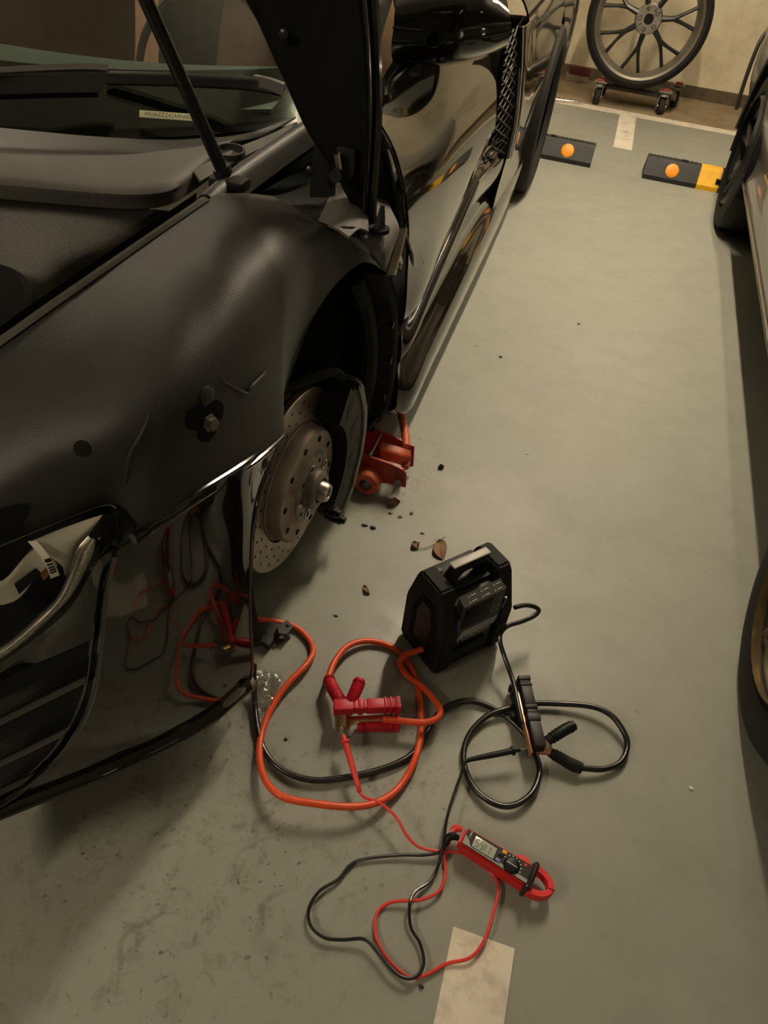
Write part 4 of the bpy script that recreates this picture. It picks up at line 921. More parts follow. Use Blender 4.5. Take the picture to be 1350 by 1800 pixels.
RB(MB().patch([[(.20 + u * 1.45, y, .98 + .05 * math.sin(math.pi * u)) for u in (0, .5, 1)] for y in (-.9, 0, 1.5, 3.0, 3.6)], 3, 3, .01), 'body_top', 'silver_paint')
RB(MB().patch([[(.26 + .12 * t, y0 + (y1 - y0) * t, .98 + .42 * t) for t in (0, .5, 1)] for y0, y1 in ((.3, 1.0), (1.2, 1.4), (2.2, 2.0), (3.1, 2.5))], 3, 3, .006), 'side_windows', 'screen_black')
RB(MB().patch([[(.38 + u * 1.1, y, 1.40 + .06 * math.sin(math.pi * u)) for u in (0, .5, 1)] for y in (1.0, 1.6, 2.5)], 3, 3, .02), 'roof', 'silver_paint')
RB(MB().box(.85, 1.35, .27, 1.4, 4.0, .04, .01), 'underbody', 'deep_black')
def rwheel(yc, R, rimr, m_rim):
    w = RB(MB().lathe([(.03, rimr - .01), (.0, rimr + .006), (-.006, rimr), (-.004, rimr - .012), (-.02, rimr - .02), (-.10, rimr - .03), (-.11, .05), (-.06, .045), (-.055, .0004)], (.02, yc, R), (-1, 0, 0), 48), 'wheel', m_rim)
    w2 = MB().lathe(tyre_prof(R, .225, rimr), (.11, yc, R), (1, 0, 0), 64)
    RB(w2, 'tyre', 'tyre_rubber', w)
    for k in range(5):
        for d in (-.10, .10):
            a = 2 * math.pi * k / 5 + .2
            RB(MB().tube([(.035, yc + .05 * math.cos(a), R + .05 * math.sin(a)), (.028, yc + .6 * rimr * math.cos(a + d), R + .6 * rimr * math.sin(a + d)), (.022, yc + (rimr - .012) * math.cos(a + d * 1.7), R + (rimr - .012) * math.sin(a + d * 1.7))], .013, 8, 3), 'spoke', m_rim, w)
    RB(MB().lathe([(.02, .04), (.026, .03), (.028, .0004)], (.06, yc, R), (-1, 0, 0), 24), 'centre_cap', 'rim_black', w)
rwheel(0, .315, .215, 'alloy_gold')
rwheel(WB, .325, .225, 'rim_black')

# ------------------------------------------------------------------ wheel stops
def wheel_stop(x0, x1, label, disc_x, yellow):
    y0, y1, h = 4.262, 4.415, .10
    t = thing('wheel_stop', label, 'wheel stop', ((x0 + x1) / 2, (y0 + y1) / 2, 0), group='rubber wheel stops')
    segs = []; x = x0
    pr = lambda x: [(x, y0, 0), (x, y0, .022), (x, y0 + .045, h - .012), (x, y0 + .055, h), (x, y1 - .055, h), (x, y1 - .045, h - .012), (x, y1, .022), (x, y1, 0)]
    xe = yellow if yellow else x1
    MB().prism(pr(x0), (x0, 0, 0), (xe, 0, 0)).build('rubber_body', 'wheel_stop', t, False)
    if yellow:
        MB().prism(pr(yellow), (0, 0, 0), (.11, 0, 0)).build('yellow_band', 'stop_yellow', t, False)
        MB().box(yellow + .105, y0 + .03, .05, .03, .05, .02, .002, None).build('band_notch', 'deep_black', t, False)
        MB().prism(pr(yellow + .11), (0, 0, 0), (x1 - yellow - .11, 0, 0)).build('rubber_body', 'wheel_stop', t, False)
    n_ = Vector((0, -.078, .045)).normalized()
    MB().lathe([(-.002, .034), (.003, .034), (.005, .030), (.005, .0004)], (disc_x, y0 + .0235, .057), n_, 32).build('reflector', 'stop_orange', t)
    n__ = int((xe - x0) / .022)
    for k in range(n__):
        MB().box(x0 + .011 + k * .022, (y0 + y1) / 2, h + .001, .008, .040, .004).build('tread_rib', 'wheel_stop', t, False)
    MB().cyl(((x0 + xe) / 2 + .05, (y0 + y1) / 2, h - .001), ((x0 + xe) / 2 + .05, (y0 + y1) / 2, h + .0045), .016, n=16).build('bolt_hole', 'deep_black', t)
    return t
wheel_stop(-.55, .017, 'black rubber wheel stop behind the black car with one orange reflector', -0.1232, None)
wheel_stop(.297, .86, 'black rubber wheel stop with a yellow band beside the silver car wheel', 0.4375, .578)

# ------------------------------------------------------------------ spare wheel on a dolly by the wall
WC = Vector((.125, 5.77, .505)); WA = Vector((.04, -1, .10)).normalized(); WR = .385
sw = thing('loose_wheel', 'black spoked wheel with tyre standing on a dolly against the cream wall', 'wheel', (.125, 5.77, .12))
make_tyre(WC, WA, WR, .20, .325, sw)
rim = MB().lathe([(-.09, .330), (-.088, .312), (-.02, .292), (.05, .300), (.085, .318), (.092, .333), (.086, .340), (.070, .325), (.0, .305), (-.08, .322)], WC, WA, 56).build('rim', 'rim_grey', sw)
wu = WA.cross(Vector((0, 0, 1))).normalized(); wv = wu.cross(WA)
def wpt(r_, a, h): return WC + WA * h + (wu * math.cos(a) + wv * math.sin(a)) * r_
for k in range(7):
    a = 2 * math.pi * (k + .35) / 7
    s_ = MB().tube([wpt(.05, a, .02), wpt(.10, a, .022), wpt(.160, a, .02)], .016, 8, 3, rad=[.024, .018, .015]).build('spoke', 'rim_black', rim)
    for d in (-1, 1):
        MB().tube([wpt(.150, a, .02), wpt(.22, a + d * .12, .01), wpt(.298, a + d * .20, .0)], .011, 8, 4, rad=[.014, .010, .012]).build('spoke_fork', 'rim_black', rim)
hubp = MB().lathe([(.0, .088), (.035, .085), (.042, .076), (.042, .030), (.03, .026), (.03, .0004)], WC, WA, 36).build('hub_plate', 'steel', sw)
for k in range(5):
    MB().lathe([(.042, .014), (.047, .013), (.047, .008), (.040, .007), (.040, .0004)], wpt(.056, 2 * math.pi * k / 5, 0), WA, 14).build('bolt_seat', 'dull_chrome', hubp)
MB().lathe([(.043, .026), (.044, .025), (.044, .0004)], WC, WA, 20).build('centre_bore', 'deep_black', hubp)
dl = thing('wheel_dolly', 'low dolly with swivel casters carrying the loose wheel', 'dolly', (.20, 5.82, 0))
MB().box(.20, 5.86, .105, .50, .26, .024, .005).build('board', 'dolly_wood', dl)
for q in ((-0.0613, 5.678, 0.03), (0.37, 5.7166, 0.03), (-.04, 5.98, .03), (.46, 6.0, .03)):
    x, y = q[0], q[1]
    cs = MB().lathe([(0, .012), (0, .034), (.016, .030), (.022, .012)], (x, y, .112), (0, 0, 1), 20).build('caster', 'zinc', dl)
    MB().box(x, y, .140, .085, .07, .010, .002).build('caster_plate', 'zinc', cs)
    MB().box(x, y, .150, .045, .04, .012, .003).build('plate_bolt', 'caster_red', cs)
    for s in (-1, 1):
        MB().patch([[(x + s * .026, y - .030, .115), (x + s * .026, y + .030, .115)], [(x + s * .028, y - .026, .08), (x + s * .028, y + .016, .08)], [(x + s * .028, y - .016, .035), (x + s * .028, y + .002, .035)]], 2, 2, .004).build('fork', 'zinc', cs)
    MB().lathe([(-.020, .012), (-.020, .044), (-.013, .051), (.013, .051), (.020, .044), (.020, .012)], (x, y - .006, .051), (1, .1, 0), 32).build('caster_wheel', 'rubber', cs)
    MB().cyl((x - .034, y - .006, .051), (x + .034, y - .006, .051), .008, n=10).build('axle', 'dull_chrome', cs)
bp_ = (-0.2352, 6.24, 0.0785)
bk = thing('wood_block', 'small dark red block lying by the wall left of the loose wheel', 'block', (bp_[0], 6.24, .006))
MB().box(bp_[0], 6.24, bp_[2], .15, .06, .05, .004).build('red_block', 'red_wood', bk)
MB().box(bp_[0] - .01, 6.25, (.006 + bp_[2] - .025) / 2, .17, .07, bp_[2] - .025 - .006, .003).build('board_underneath', 'dirty_concrete', bk)
ta, tb = Vector((-0.3669, 5.5401, 0.012)), Vector((-0.1431, 5.5996, 0.012))
eb = thing('socket_extension_bar', 'chrome socket extension bar lying on the white line by the wall', 'tool', (tb.x, tb.y, 0))
MB().cyl(ta, tb.lerp(ta, .12), .0085, n=14).build('shaft', 'chrome', eb)
MB().cyl(tb.lerp(ta, .13), tb.lerp(ta, -.03), .012, n=16).build('socket_end', 'chrome', eb)
MB().cyl(ta.lerp(tb, .45), ta.lerp(tb, .48), .0105, n=14).build('knurled_ring', 'dull_chrome', eb)

# ------------------------------------------------------------------ jump starter
JO = Vector((-0.0181, 0.8223, 0)); JX = (Vector((0.0907, 0.9495, 0)) - JO); JW = JX.length; JX.normalize()
JY = Vector((-JX.y, JX.x, 0)); JD = .129; JH = .222
JM = frame(JO, JX, JY, (0, 0, 1))
js = thing('jump_starter', 'black portable jump starter box with a carrying handle and dark screen', 'jump starter', M=JM)
def J(mb, name, m, par=None, **k): return mb.build(name, m, par or js, world=False, **k)
capp = [(.012, .0), (.0, .012), (-.002, .125), (.030, .205), (.038, JH), (.100, JH), (.110, .205), (JD + .002, .125), (JD, .012), (JD - .012, 0)]
def cap(x0, x1):
    bm = bmesh.new()
    a = [bm.verts.new((x0, y, z)) for y, z in capp]; b = [bm.verts.new((x1, y, z)) for y, z in capp]
    n = len(a)
    for i in range(n): bm.faces.new((a[i], a[(i + 1) % n], b[(i + 1) % n], b[i]))
    bm.faces.new(a[::-1]); bm.faces.new(b)
    bmesh.ops.bevel(bm, geom=bm.edges[:], offset=.004, segments=2, affect='EDGES')
    return MB().frombm(bm)
J(MB().box(JW / 2, JD / 2, .098, JW - .05, JD - .016, .188, .004), 'body', 'black_plastic')
for nm, x0, x1, s in (('end_guard', 0, .032, 0), ('end_guard', JW - .032, JW, 1)):
    g = J(cap(x0, x1), nm, 'rubber')
    xs = -.0005 if s == 0 else JW + .0005
    ip = [(.030, .03), (.026, .12), (.045, .175), (.085, .175), (.103, .12), (.099, .03)]
    J(MB().prism([(xs - (.001 if s == 0 else 0), y, z) for y, z in ip], (0, 0, 0), (.002, 0, 0)), 'guard_recess', 'deep_black', g, smooth_shade=False)
    J(MB().prism([(xs - (.002 if s == 0 else -.001), y, z) for y, z in [(.045, .05), (.040, .12), (.052, .16), (.078, .16), (.088, .12), (.084, .05)]], (0, 0, 0), (.002, 0, 0)), 'guard_pad', 'black_plastic', g, smooth_shade=False)
    for zz in (.045, .085):
        J(MB().box(.016 if s == 0 else JW - .016, -.0015, zz, .012, .003, .005, .001), 'guard_rib', 'black_plastic', g)
# front bezel, screen, strip, lettering
bz = J(MB().box(JW / 2, .006, .156, JW - .066, .006, .080, .003), 'front_bezel', 'bracket_grey')
J(MB().box(JW / 2 - .012, .0025, .161, .066, .002, .054, .003), 'screen', 'lcd_dark', bz)
for k, zz in enumerate((.180, .162, .144)):
    J(MB().box(JW / 2 + .038, .0025, zz, .007, .001, .006, .001), 'button', 'bracket_grey', bz)
    TM = frame((JW / 2 + .038, .0018, zz), (1, 0, 0), (0, 0, 1), (0, -1, 0))
    J(text_mb(['M', '=', 'O'][k], .008, TM), 'button_mark', 'white_print', bz, smooth_shade=False)
J(MB().prism([(.036, .002, .100), (JW - .040, .002, .100), (JW - .036, .002, .122), (.044, .002, .122)], (0, 0, 0), (0, .003, 0)), 'grey_band', 'grey_strip', smooth_shade=False)
J(text_mb('TOPDON', .017, frame((JW / 2 - .004, .0058, .087), (1, 0, 0), (0, 0, 1), (0, -1, 0)), depth=.0006, sx=1.15), 'brand_lettering', 'grey_print', smooth_shade=False)
J(MB().box(JW / 2 - .01, .0055, .045, .085, .004, .034, .003), 'port_cover', 'rubber')
J(MB().box(JW / 2 - .012, .004, .058, .03, .004, .006, .001), 'cover_tab', 'black_plastic')
for x_, d_ in ((.034, 1), (JW - .036, -1)):
    J(MB().prism([(x_, .003, .10), (x_ + .005, .003, .10), (x_ + .009 * -d_ + .005, .003, .165), (x_ + .009 * -d_, .003, .165)], (0, 0, 0), (0, .004, 0)), 'blue_trim', 'blue_trim', smooth_shade=False)
# sloped shelf with little pictograms
J(MB().prism([(.034, .004, .188), (.034, .004, .197), (.034, .024, .206), (.034, .024, .190)], (0, 0, 0), (JW - .068, 0, 0)), 'icon_shelf', 'bracket_grey', smooth_shade=False)
sn = Vector((0, -.009, .020)).normalized(); sy = Vector((0, .020, .009)).normalized()
for r_ in range(2):
    for k in range(3):
        c_ = Vector((.050 + k * .030 + r_ * .003, .004 + .020 * (.26 + .46 * r_), .197 + .009 * (.26 + .46 * r_))) + sn * .0006
        IM = frame(c_, (1, 0, 0), sy, sn)
        J(text_mb('o', .007, IM), 'pictogram', 'white_print', smooth_shade=False)
        J(MB().box(.011, 0, 0, .012, .0012, .0003, 0, IM), 'caption_line', 'white_print', smooth_shade=False)
# handle
hh = J(MB().tube([(.040, .068, .182), (.046, .068, .212), (.062, .068, .232), (.085, .068, .235), (JW - .080, .068, .235), (JW - .060, .068, .232), (JW - .044, .068, .212), (JW - .038, .068, .182)], .0135, 10, 4), 'handle', 'black_plastic')
J(MB().box(JW / 2, .066, .2475, JW - .080, .017, .004, .002), 'handle_grip', 'handle_grey', hh)
J(MB().box(JW / 2, .068, .196, JW - .07, .05, .012, .003), 'handle_base', 'black_plastic', hh)
for x_ in (.044, JW - .044):
    J(MB().box(x_, .10, .196, .012, .012, .012, .002), 'latch', 'black_plastic')
for x_ in (.016, JW - .016):
    for y_ in (.018, JD - .018):
        J(MB().cyl((x_, y_, -.0), (x_, y_, .006), .009, n=12), 'foot', 'rubber')
# its own two leads
js_red = MB().tube([(-.002 * 0 + p[0], p[1], p[2]) for p in [(-0.058, 0.8476, 0.045), (-0.0665, 0.84, 0.045), (-0.0814, 0.8347, 0.035), (-0.0923, 0.8287, 0.022), (-0.0904, 0.8167, 0.014), (-0.0713, 0.7985, 0.014), (-0.0402, 0.7853, 0.016), (-0.0101, 0.7618, 0.022), (0.0079, 0.7375, 0.03), (0.0059, 0.7143, 0.036), (-0.0179, 0.6959, 0.038), (-0.0554, 0.686, 0.038), (-0.0888, 0.6776, 0.038)]], .0062, 10, 6).build('red_lead', 'cable_red', js)
js_blk = MB().tube([(0.0972, 0.9721, 0.1), (0.1157, 0.9898, 0.095), (0.1346, 0.9982, 0.09), (0.1468, 0.9961, 0.085), (0.1394, 0.9818, 0.08), (0.1159, 0.9573, 0.08), (0.093, 0.9364, 0.082), (0.0829, 0.9162, 0.08), (0.0853, 0.9014, 0.07), (0.0997, 0.8834, 0.055), (0.1176, 0.8579, 0.045), (0.1316, 0.831, 0.042), (0.1459, 0.7915, 0.04), (0.1578, 0.7593, 0.038)], .0048, 10, 6).build('black_lead', 'cable_black', js)

# ------------------------------------------------------------------ jumper cables with their clamps
rj = thing('red_jumper_cable', 'orange red jumper cable with red clamp looping out from under the bumper', 'cable', (-0.1109, 0.5203, 0))
MB().tube([(-0.4592, 0.8108, 0.03), (-0.4033, 0.814, 0.022), (-0.3643, 0.8276, 0.016), (-0.3195, 0.8342, 0.008), (-0.2817, 0.8136, 0.008), (-0.2635, 0.785, 0.012), (-0.2658, 0.7471, 0.018), (-0.2801, 0.7064, 0.018), (-0.2895, 0.6649, 0.014), (-0.2923, 0.6212, 0.01), (-0.2838, 0.574, 0.012), (-0.2634, 0.5307, 0.022), (-0.2345, 0.4983, 0.032), (-0.2002, 0.4847, 0.038), (-0.1526, 0.4911, 0.038), (-0.0979, 0.5059, 0.034), (-0.0595, 0.528, 0.026), (-0.0329, 0.5607, 0.016), (-0.0178, 0.6003, 0.012), (-0.0115, 0.6445, 0.018), (-0.0165, 0.7009, 0.01), (-0.0347, 0.7593, 0.008), (-0.0561, 0.8062, 0.007), (-0.0874, 0.843, 0.007), (-0.1181, 0.8573, 0.008), (-0.1547, 0.857, 0.01), (-0.1846, 0.8426, 0.014), (-0.2057, 0.8138, 0.02), (-0.2141, 0.769, 0.026), (-0.2119, 0.73, 0.03)], .0062, 12, 6).build('cable', 'cable_red', rj)
CO = Vector((-0.1695, 0.6521, 0.032)); CXv = Vector((-0.0602, 0.6978, 0.032)) - CO; CL = CXv.length; CXv.normalize()
CM = frame((CO.x, CO.y, 0), CXv, Vector((-CXv.y, CXv.x, 0)), (0, 0, 1))
def seg_bar(prof_, y0, y1, z0, z1, M, taper=0.0, bev=.002):
    """a pad made of stepped segments; prof_: list of (x0, x1, grow)"""
    mb = MB()
    for x0, x1, g in prof_:
        mb.box((x0 + x1) / 2, (y0 + y1) / 2, (z0 + z1) / 2, x1 - x0, y1 - y0 + 2 * g, z1 - z0 + 2 * g, bev, M)
    return mb
k_ = CL / .115
pad = [(-.004, .030, .001), (.029, .040, -.001), (.039, .048, .001), (.047, .055, -.0015), (.054, .086, 0), (.085, .091, .0015), (.090, .096, -.0005), (.095, .101, .0015), (.100, .106, -.0005), (.105, .115, .002)]
pad = [(a * k_, b * k_, g) for a, b, g in pad]
rc_ = seg_bar(pad, .002, .022, .040, .062, CM).build('upper_jaw', 'clamp_red', rj)
seg_bar(pad[2:], -.018, .004, .010, .028, CM).build('lower_jaw', 'clamp_red', rj)
MB().box(.06 * k_, -.004, .034, .085, .012, .006, .001, CM).build('jaw_plate', 'brass', rj)
MB().cyl(CM @ Vector((.012, -.016, .026)), CM @ Vector((.012, .012, .034)), .014, n=20).build('pivot_drum', 'brass', rj)
MB().cyl(CM @ Vector((.012, -.021, .025)), CM @ Vector((.012, -.015, .027)), .006, n=14).build('pivot_rivet', 'chrome', rj)
MB().tube([CM @ Vector((.020, -.012, .030)), CM @ Vector((.035, -.010, .034)), CM @ Vector((.048, -.006, .034))], .003, 6, 3).build('spring', 'brass', rj)
MB().box(.014, .020, .052, .022, .006, .012, .001, CM).build('bracket_top', 'chrome', rj)
h1 = [(-0.162, 0.6719, 0.048), (-0.1786, 0.6885, 0.044), (-0.1989, 0.7121, 0.036), (-0.2136, 0.7314, 0.031)]
MB().tube(h1, .011, 14, 5, rad=[.0085, .0105, .0115, .0125, .0075]).build('grip', 'clamp_red', rj)
h2 = [(-0.1549, 0.6732, 0.05), (-0.1513, 0.6906, 0.056), (-0.1494, 0.7102, 0.062), (-0.1492, 0.7257, 0.066)]
MB().tube(h2, .011, 14, 5, rad=[.0085, .0105, .0115, .0118, .010]).build('grip', 'clamp_red', rj)
# knurling rings on the grips
for hp in (h1, h2):
    q = smooth([Vector(p) for p in hp], 6)
    for i in range(3, len(q) - 2, 1):
        MB().lathe([(-.0009, .0105), (0, .0122), (.0009, .0105)], q[i], q[i + 1] - q[i - 1], 16).build('grip_ring', 'clamp_red', rj)

bj = thing('black_jumper_cable', 'black jumper cable with black and copper clamp coiled on the floor', 'cable', (0.1567, 0.6109, 0))
MB().tube([(-0.3468, 0.691, 0.06), (-0.3405, 0.6751, 0.035), (-0.324, 0.6421, 0.016), (-0.3022, 0.603, 0.012), (-0.2743, 0.567, 0.01), (-0.241, 0.5449, 0.01), (-0.2007, 0.5371, 0.01), (-0.1612, 0.5434, 0.01), (-0.1167, 0.5655, 0.01), (-0.0732, 0.5935, 0.009), (-0.0351, 0.6261, 0.009), (-0.0124, 0.6614, 0.008), (-0.004, 0.7005, 0.008), (0.0047, 0.7367, 0.009), (0.0224, 0.7657, 0.01), (0.0517, 0.7868, 0.01), (0.0849, 0.7923, 0.008), (0.12, 0.7867, 0.006), (0.15, 0.7732, 0.006), (0.1785, 0.7511, 0.006), (0.1988, 0.7193, 0.007), (0.2074, 0.6851, 0.012), (0.1995, 0.6449, 0.016), (0.1794, 0.6166, 0.016), (0.1549, 0.6038, 0.014), (0.1245, 0.6068, 0.012), (0.096, 0.6253, 0.009), (0.0749, 0.6575, 0.008), (0.068, 0.69, 0.008), (0.074, 0.7273, 0.01), (0.0955, 0.7652, 0.014), (0.1279, 0.7918, 0.017), (0.1742, 0.8223, 0.014), (0.2278, 0.8418, 0.014), (0.2863, 0.8527, 0.02), (0.3248, 0.8445, 0.022), (0.353, 0.8177, 0.016), (0.3598, 0.7916, 0.012), (0.3487, 0.7579, 0.012), (0.3183, 0.7322, 0.014), (0.2788, 0.7185, 0.018)], .0056, 12, 6).build('cable', 'cable_black', bj)
BO = Vector((0.1953, 0.7135, 0.045)); BX = Vector((0.1435, 0.8509, 0.045)) - BO; BL = BX.length; BX.normalize()
BM = frame((BO.x, BO.y, 0), BX, Vector((-BX.y, BX.x, 0)), (0, 0, 1))
k_ = BL / .115
padb = [(0, .040, 0), (.039, .052, .0015), (.051, .060, -.001), (.059, .066, .0015), (.065, .098, 0), (.097, .103, .0012), (.102, .108, -.0005), (.107, .115, .0015)]
padb = [(a * k_, b * k_, g) for a, b, g in padb]
seg_bar(padb, -.012, .010, .030, .055, BM, bev=.003).build('upper_jaw', 'black_plastic', bj)
seg_bar(padb[2:], .010, .020, .008, .026, BM, bev=.003).build('lower_jaw', 'black_plastic', bj)
MB().box(.045 * k_, .0135, .034, .10 * k_, .004, .018, .001, BM).build('jaw_plate', 'copper', bj)
MB().prism([(0.1752, 0.7194, 0.03), (0.1856, 0.7258, 0.044), (0.1962, 0.7332, 0.048), (0.2085, 0.7388, 0.046), (0.2174, 0.73, 0.04), (0.2176, 0.7158, 0.03), (0.198, 0.7133, 0.026)], (0, 0, 0), (0, 0, .004)).build('pivot_plate', 'copper', bj, False)
MB().cyl((0.2081, 0.7256, 0.042), (0.2061, 0.7204, 0.052), .005, n=14).build('pivot_rivet', 'chrome', bj)
h3 = [(0.2071, 0.7335, 0.046), (0.221, 0.7481, 0.05), (0.237, 0.7647, 0.054), (0.2501, 0.7756, 0.056)]
h4 = [(0.2171, 0.7237, 0.028), (0.2377, 0.7226, 0.022), (0.2589, 0.7195, 0.018), (0.2793, 0.7186, 0.016)]
MB().tube(h3, .010, 14, 5, rad=[.0085, .010, .0105, .0105, .009]).build('grip', 'black_plastic', bj)
MB().tube(h4, .010, 14, 5, rad=[.0085, .0105, .0110, .0118, .0105]).build('grip', 'black_plastic', bj)
for hp in (h3, h4):
    q = smooth([Vector(p) for p in hp], 6)
    for i in range(3, len(q) - 2, 2):
        MB().lathe([(-.0009, .0095), (0, .0112), (.0009, .0095)], q[i], q[i + 1] - q[i - 1], 16).build('grip_ring', 'black_plastic', bj)

# ------------------------------------------------------------------ clamp meter
MO = Vector((.0945, .5235, 0)); MX = Vector((.973, -.231, 0)).normalized(); MY = Vector((-MX.y, MX.x, 0))
MM = frame(MO, MX, MY, (0, 0, 1))
cm = thing('clamp_meter', 'small red clamp multimeter with lit grey display lying on the floor', 'meter', M=MM)
def C(mb, name, m, par=None, **k): return mb.build(name, m, par or cm, world=False, **k)
def rounded(x0, x1, w0, w1, z0, z1, r=.006, bev=.004):
    bm = bmesh.new()
    pl_ = [(x0, -w0), (x1, -w1), (x1, w1), (x0, w0)]
    a = [bm.verts.new((x, y, z0)) for x, y in pl_]; b = [bm.verts.new((x, y, z1)) for x, y in pl_]
    for i in range(4): bm.faces.new((a[i], a[(i + 1) % 4], b[(i + 1) % 4], b[i]))
    bm.faces.new(a[::-1]); bm.faces.new(b)
    bmesh.ops.bevel(bm, geom=bm.edges[:], offset=bev, segments=3, affect='EDGES')
    return MB().frombm(bm)
C(rounded(0, .122, .0165, .0185, .003, .037, bev=.005), 'case', 'meter_red')
fp = C(rounded(.004, .120, .0135, .0155, .034, .0385, bev=.0018), 'face_plate', 'meter_face')
C(MB().prism([(.006, -.0130, .0386), (.119, -.0150, .0386), (.119, -.009, .0386), (.070, -.0085, .0386), (.062, -.0115, .0386), (.020, -.0115, .0386), (.014, -.003, .0386), (.006, .002, .0386)], (0, 0, 0), (0, 0, .0003)), 'grey_panel', 'meter_grey', fp, smooth_shade=False)
C(MB().box(.040, -.0005, .0389, .038, .019, .0008, .0003), 'display', 'lcd', fp)
# display digits 11.65, read from the other side
SEG = {'1': 'bc', '6': 'acdefg', '5': 'acdfg'}
sg_mb = MB()
def seg(mb, ox, oy, s, ch):
    w, h = .0036 * s, .0062 * s
    bars = {'a': (0, h, w, 0), 'd': (0, -h, w, 0), 'g': (0, 0, w, 0), 'b': (w / 2 + .0006, h / 2, 0, h), 'c': (w / 2 + .0006, -h / 2, 0, h), 'f': (-w / 2 - .0006, h / 2, 0, h), 'e': (-w / 2 - .0006, -h / 2, 0, h)}
    for q in SEG[ch]:
        bx_, by_, lx, ly = bars[q]
        # turned by 180 degrees on the face
        mb.box(ox - bx_, oy - by_, .0395, max(lx * .95, .0011), max(ly * .85, .0011), .0003)
for i, ch in enumerate('1165'):
    seg(sg_mb, .0525 - i * .0083, -.0005, 1.0, ch)
sg_mb.box(.0400, .0060, .0395, .0012, .0012, .0003)
C(sg_mb, 'display_digits', 'lcd_ink', fp, smooth_shade=False)
C(MB().box(.0715, .0095, .0400, .008, .0050, .003, .0008), 'orange_key', 'orange_key', fp)
C(MB().box(.0680, .0035, .0398, .008, .0045, .0025, .0008), 'black_key', 'black_plastic', fp)
C(MB().box(.0665, -.0075, .0398, .008, .0045, .0025, .0008), 'blue_key', 'blue_key', fp)
dk = C(MB().lathe([(0, .0128), (.002, .0130), (.005, .0118), (.0062, .0100), (.0062, .0003)], (.0885, -.0035, .0385), (0, 0, 1), 36), 'dial', 'black_plastic', fp)
C(MB().box(.0885, -.0035, .0450, .018, .0022, .001, .0004), 'dial_ridge', 'meter_grey', fp)
for i, a in enumerate((150, 122, 100, 78, 58, 38, 16, -6)):
    r_ = .0158
    px_, py_ = .0885 + r_ * math.cos(math.radians(a)), -.0035 + r_ * math.sin(math.radians(a))
    if py_ < .0150:
        C(MB().box(px_, py_, .0388, .0016, .0022, .0003), 'dial_mark', 'white_print', fp)
C(MB().box(.108, .0105, .0388, .004, .0036, .0003), 'red_mark', 'lead_red', fp)
C(text_mb('INPUT', .0042, frame((.0125, .006, .0388), (0, -1, 0), (1, 0, 0), (0, 0, 1))), 'face_lettering', 'white_print', fp, smooth_shade=False)
C(MB().tube([(.1205, -.0215, .010), (.1215, -.0215, .038), (.1235, -.010, .0435), (.1240, .004, .0440), (.1235, .019, .0420), (.122, .0225, .028), (.1205, .0225, .008)], .0042, 8, 4), 'finger_guard', 'satin_black')
jp = []
for a in range(-104, 105, 13):
    t_ = math.radians(a); jp.append((.1265 + .0300 * math.cos(t_), .0190 * math.sin(t_), .024))
jm = MB()
R_ = smooth([Vector(p) for p in jp], 2)
vs = []; n = len(R_)
for p in R_:
    c0_ = Vector((.1265, 0, .024)); d_ = (p - c0_).normalized()
    for (u_, w_) in ((-.0050, -.0095), (.0048, -.0095), (.0058, -.004), (.0058, .006), (.0040, .0095), (-.0050, .0095)):
        vs.append(p + d_ * u_ + Vector((0, 0, w_)))
fs = [(i * 6 + j, i * 6 + (j + 1) % 6, (i + 1) * 6 + (j + 1) % 6, (i + 1) * 6 + j) for i in range(n - 1) for j in range(6)] + [tuple(range(6)), tuple(range((n - 1) * 6, n * 6))]
C(MB().add(vs, fs), 'jaw', 'meter_red', angle=50)
C(MB().box(.1575, .0, .0338, .0100, .0010, .0010), 'jaw_seam', 'deep_black')
C(MB().prism([(.088, .0175, .012), (.096, .0265, .012), (.108, .0265, .012), (.116, .0190, .012)], (0, 0, 0), (0, 0, .018)), 'jaw_trigger', 'lead_red', smooth_shade=False)

# test leads
rl = thing('red_test_lead', 'thin red test lead with probe touching the red clamp', 'test lead', (0.0485, 0.3164, 0))
MB().tube([(0.0935, 0.5358, 0.026), (0.0841, 0.5345, 0.026), (0.0792, 0.5286, 0.022)], .0055, 10, 4, rad=[.0045, .0065, .006]).build('plug', 'lead_red', rl)
MB().tube([(0.0794, 0.5295, 0.02), (0.0789, 0.5144, 0.014), (0.0753, 0.4965, 0.008), (0.0842, 0.4678, 0.006), (0.0804, 0.4374, 0.01), (0.0545, 0.4141, 0.012), (0.0164, 0.4002, 0.008), (-0.002, 0.3823, 0.005), (-0.0009, 0.3578, 0.005), (0.0143, 0.3345, 0.006), (0.0382, 0.3189, 0.007), (0.0665, 0.3104, 0.008), (0.0882, 0.321, 0.006), (0.1145, 0.3447, 0.006), (0.145, 0.3613, 0.01), (0.1611, 0.3889, 0.012), (0.1682, 0.4323, 0.012), (0.17, 0.4708, 0.01), (0.1604, 0.4896, 0.004), (0.1369, 0.5008, 0.0022), (0.1134, 0.5079, 0.0022), (0.0977, 0.5076, 0.004), (0.0701, 0.4964, 0.011), (0.0342, 0.4889, 0.018), (0.0101, 0.4947, 0.028), (-0.0161, 0.5171, 0.032), (-0.0478, 0.5312, 0.03), (-0.0765, 0.5335, 0.028), (-0.0865, 0.5394, 0.028)], .0026, 8, 6).build('wire', 'lead_red', rl)
pr_ = [Vector(p) for p in [(-0.0865, 0.5394, 0.028), (-0.0929, 0.5493, 0.029), (-0.1368, 0.6095, 0.04), (-0.1453, 0.6215, 0.042), (-0.154, 0.6307, 0.045)]]
MB().tube([pr_[0], pr_[1], pr_[1].lerp(pr_[2], .5), pr_[2]], .005, 12, 4, rad=[.003, .0042, .0055, .0058]).build('probe_handle', 'lead_red', rl)
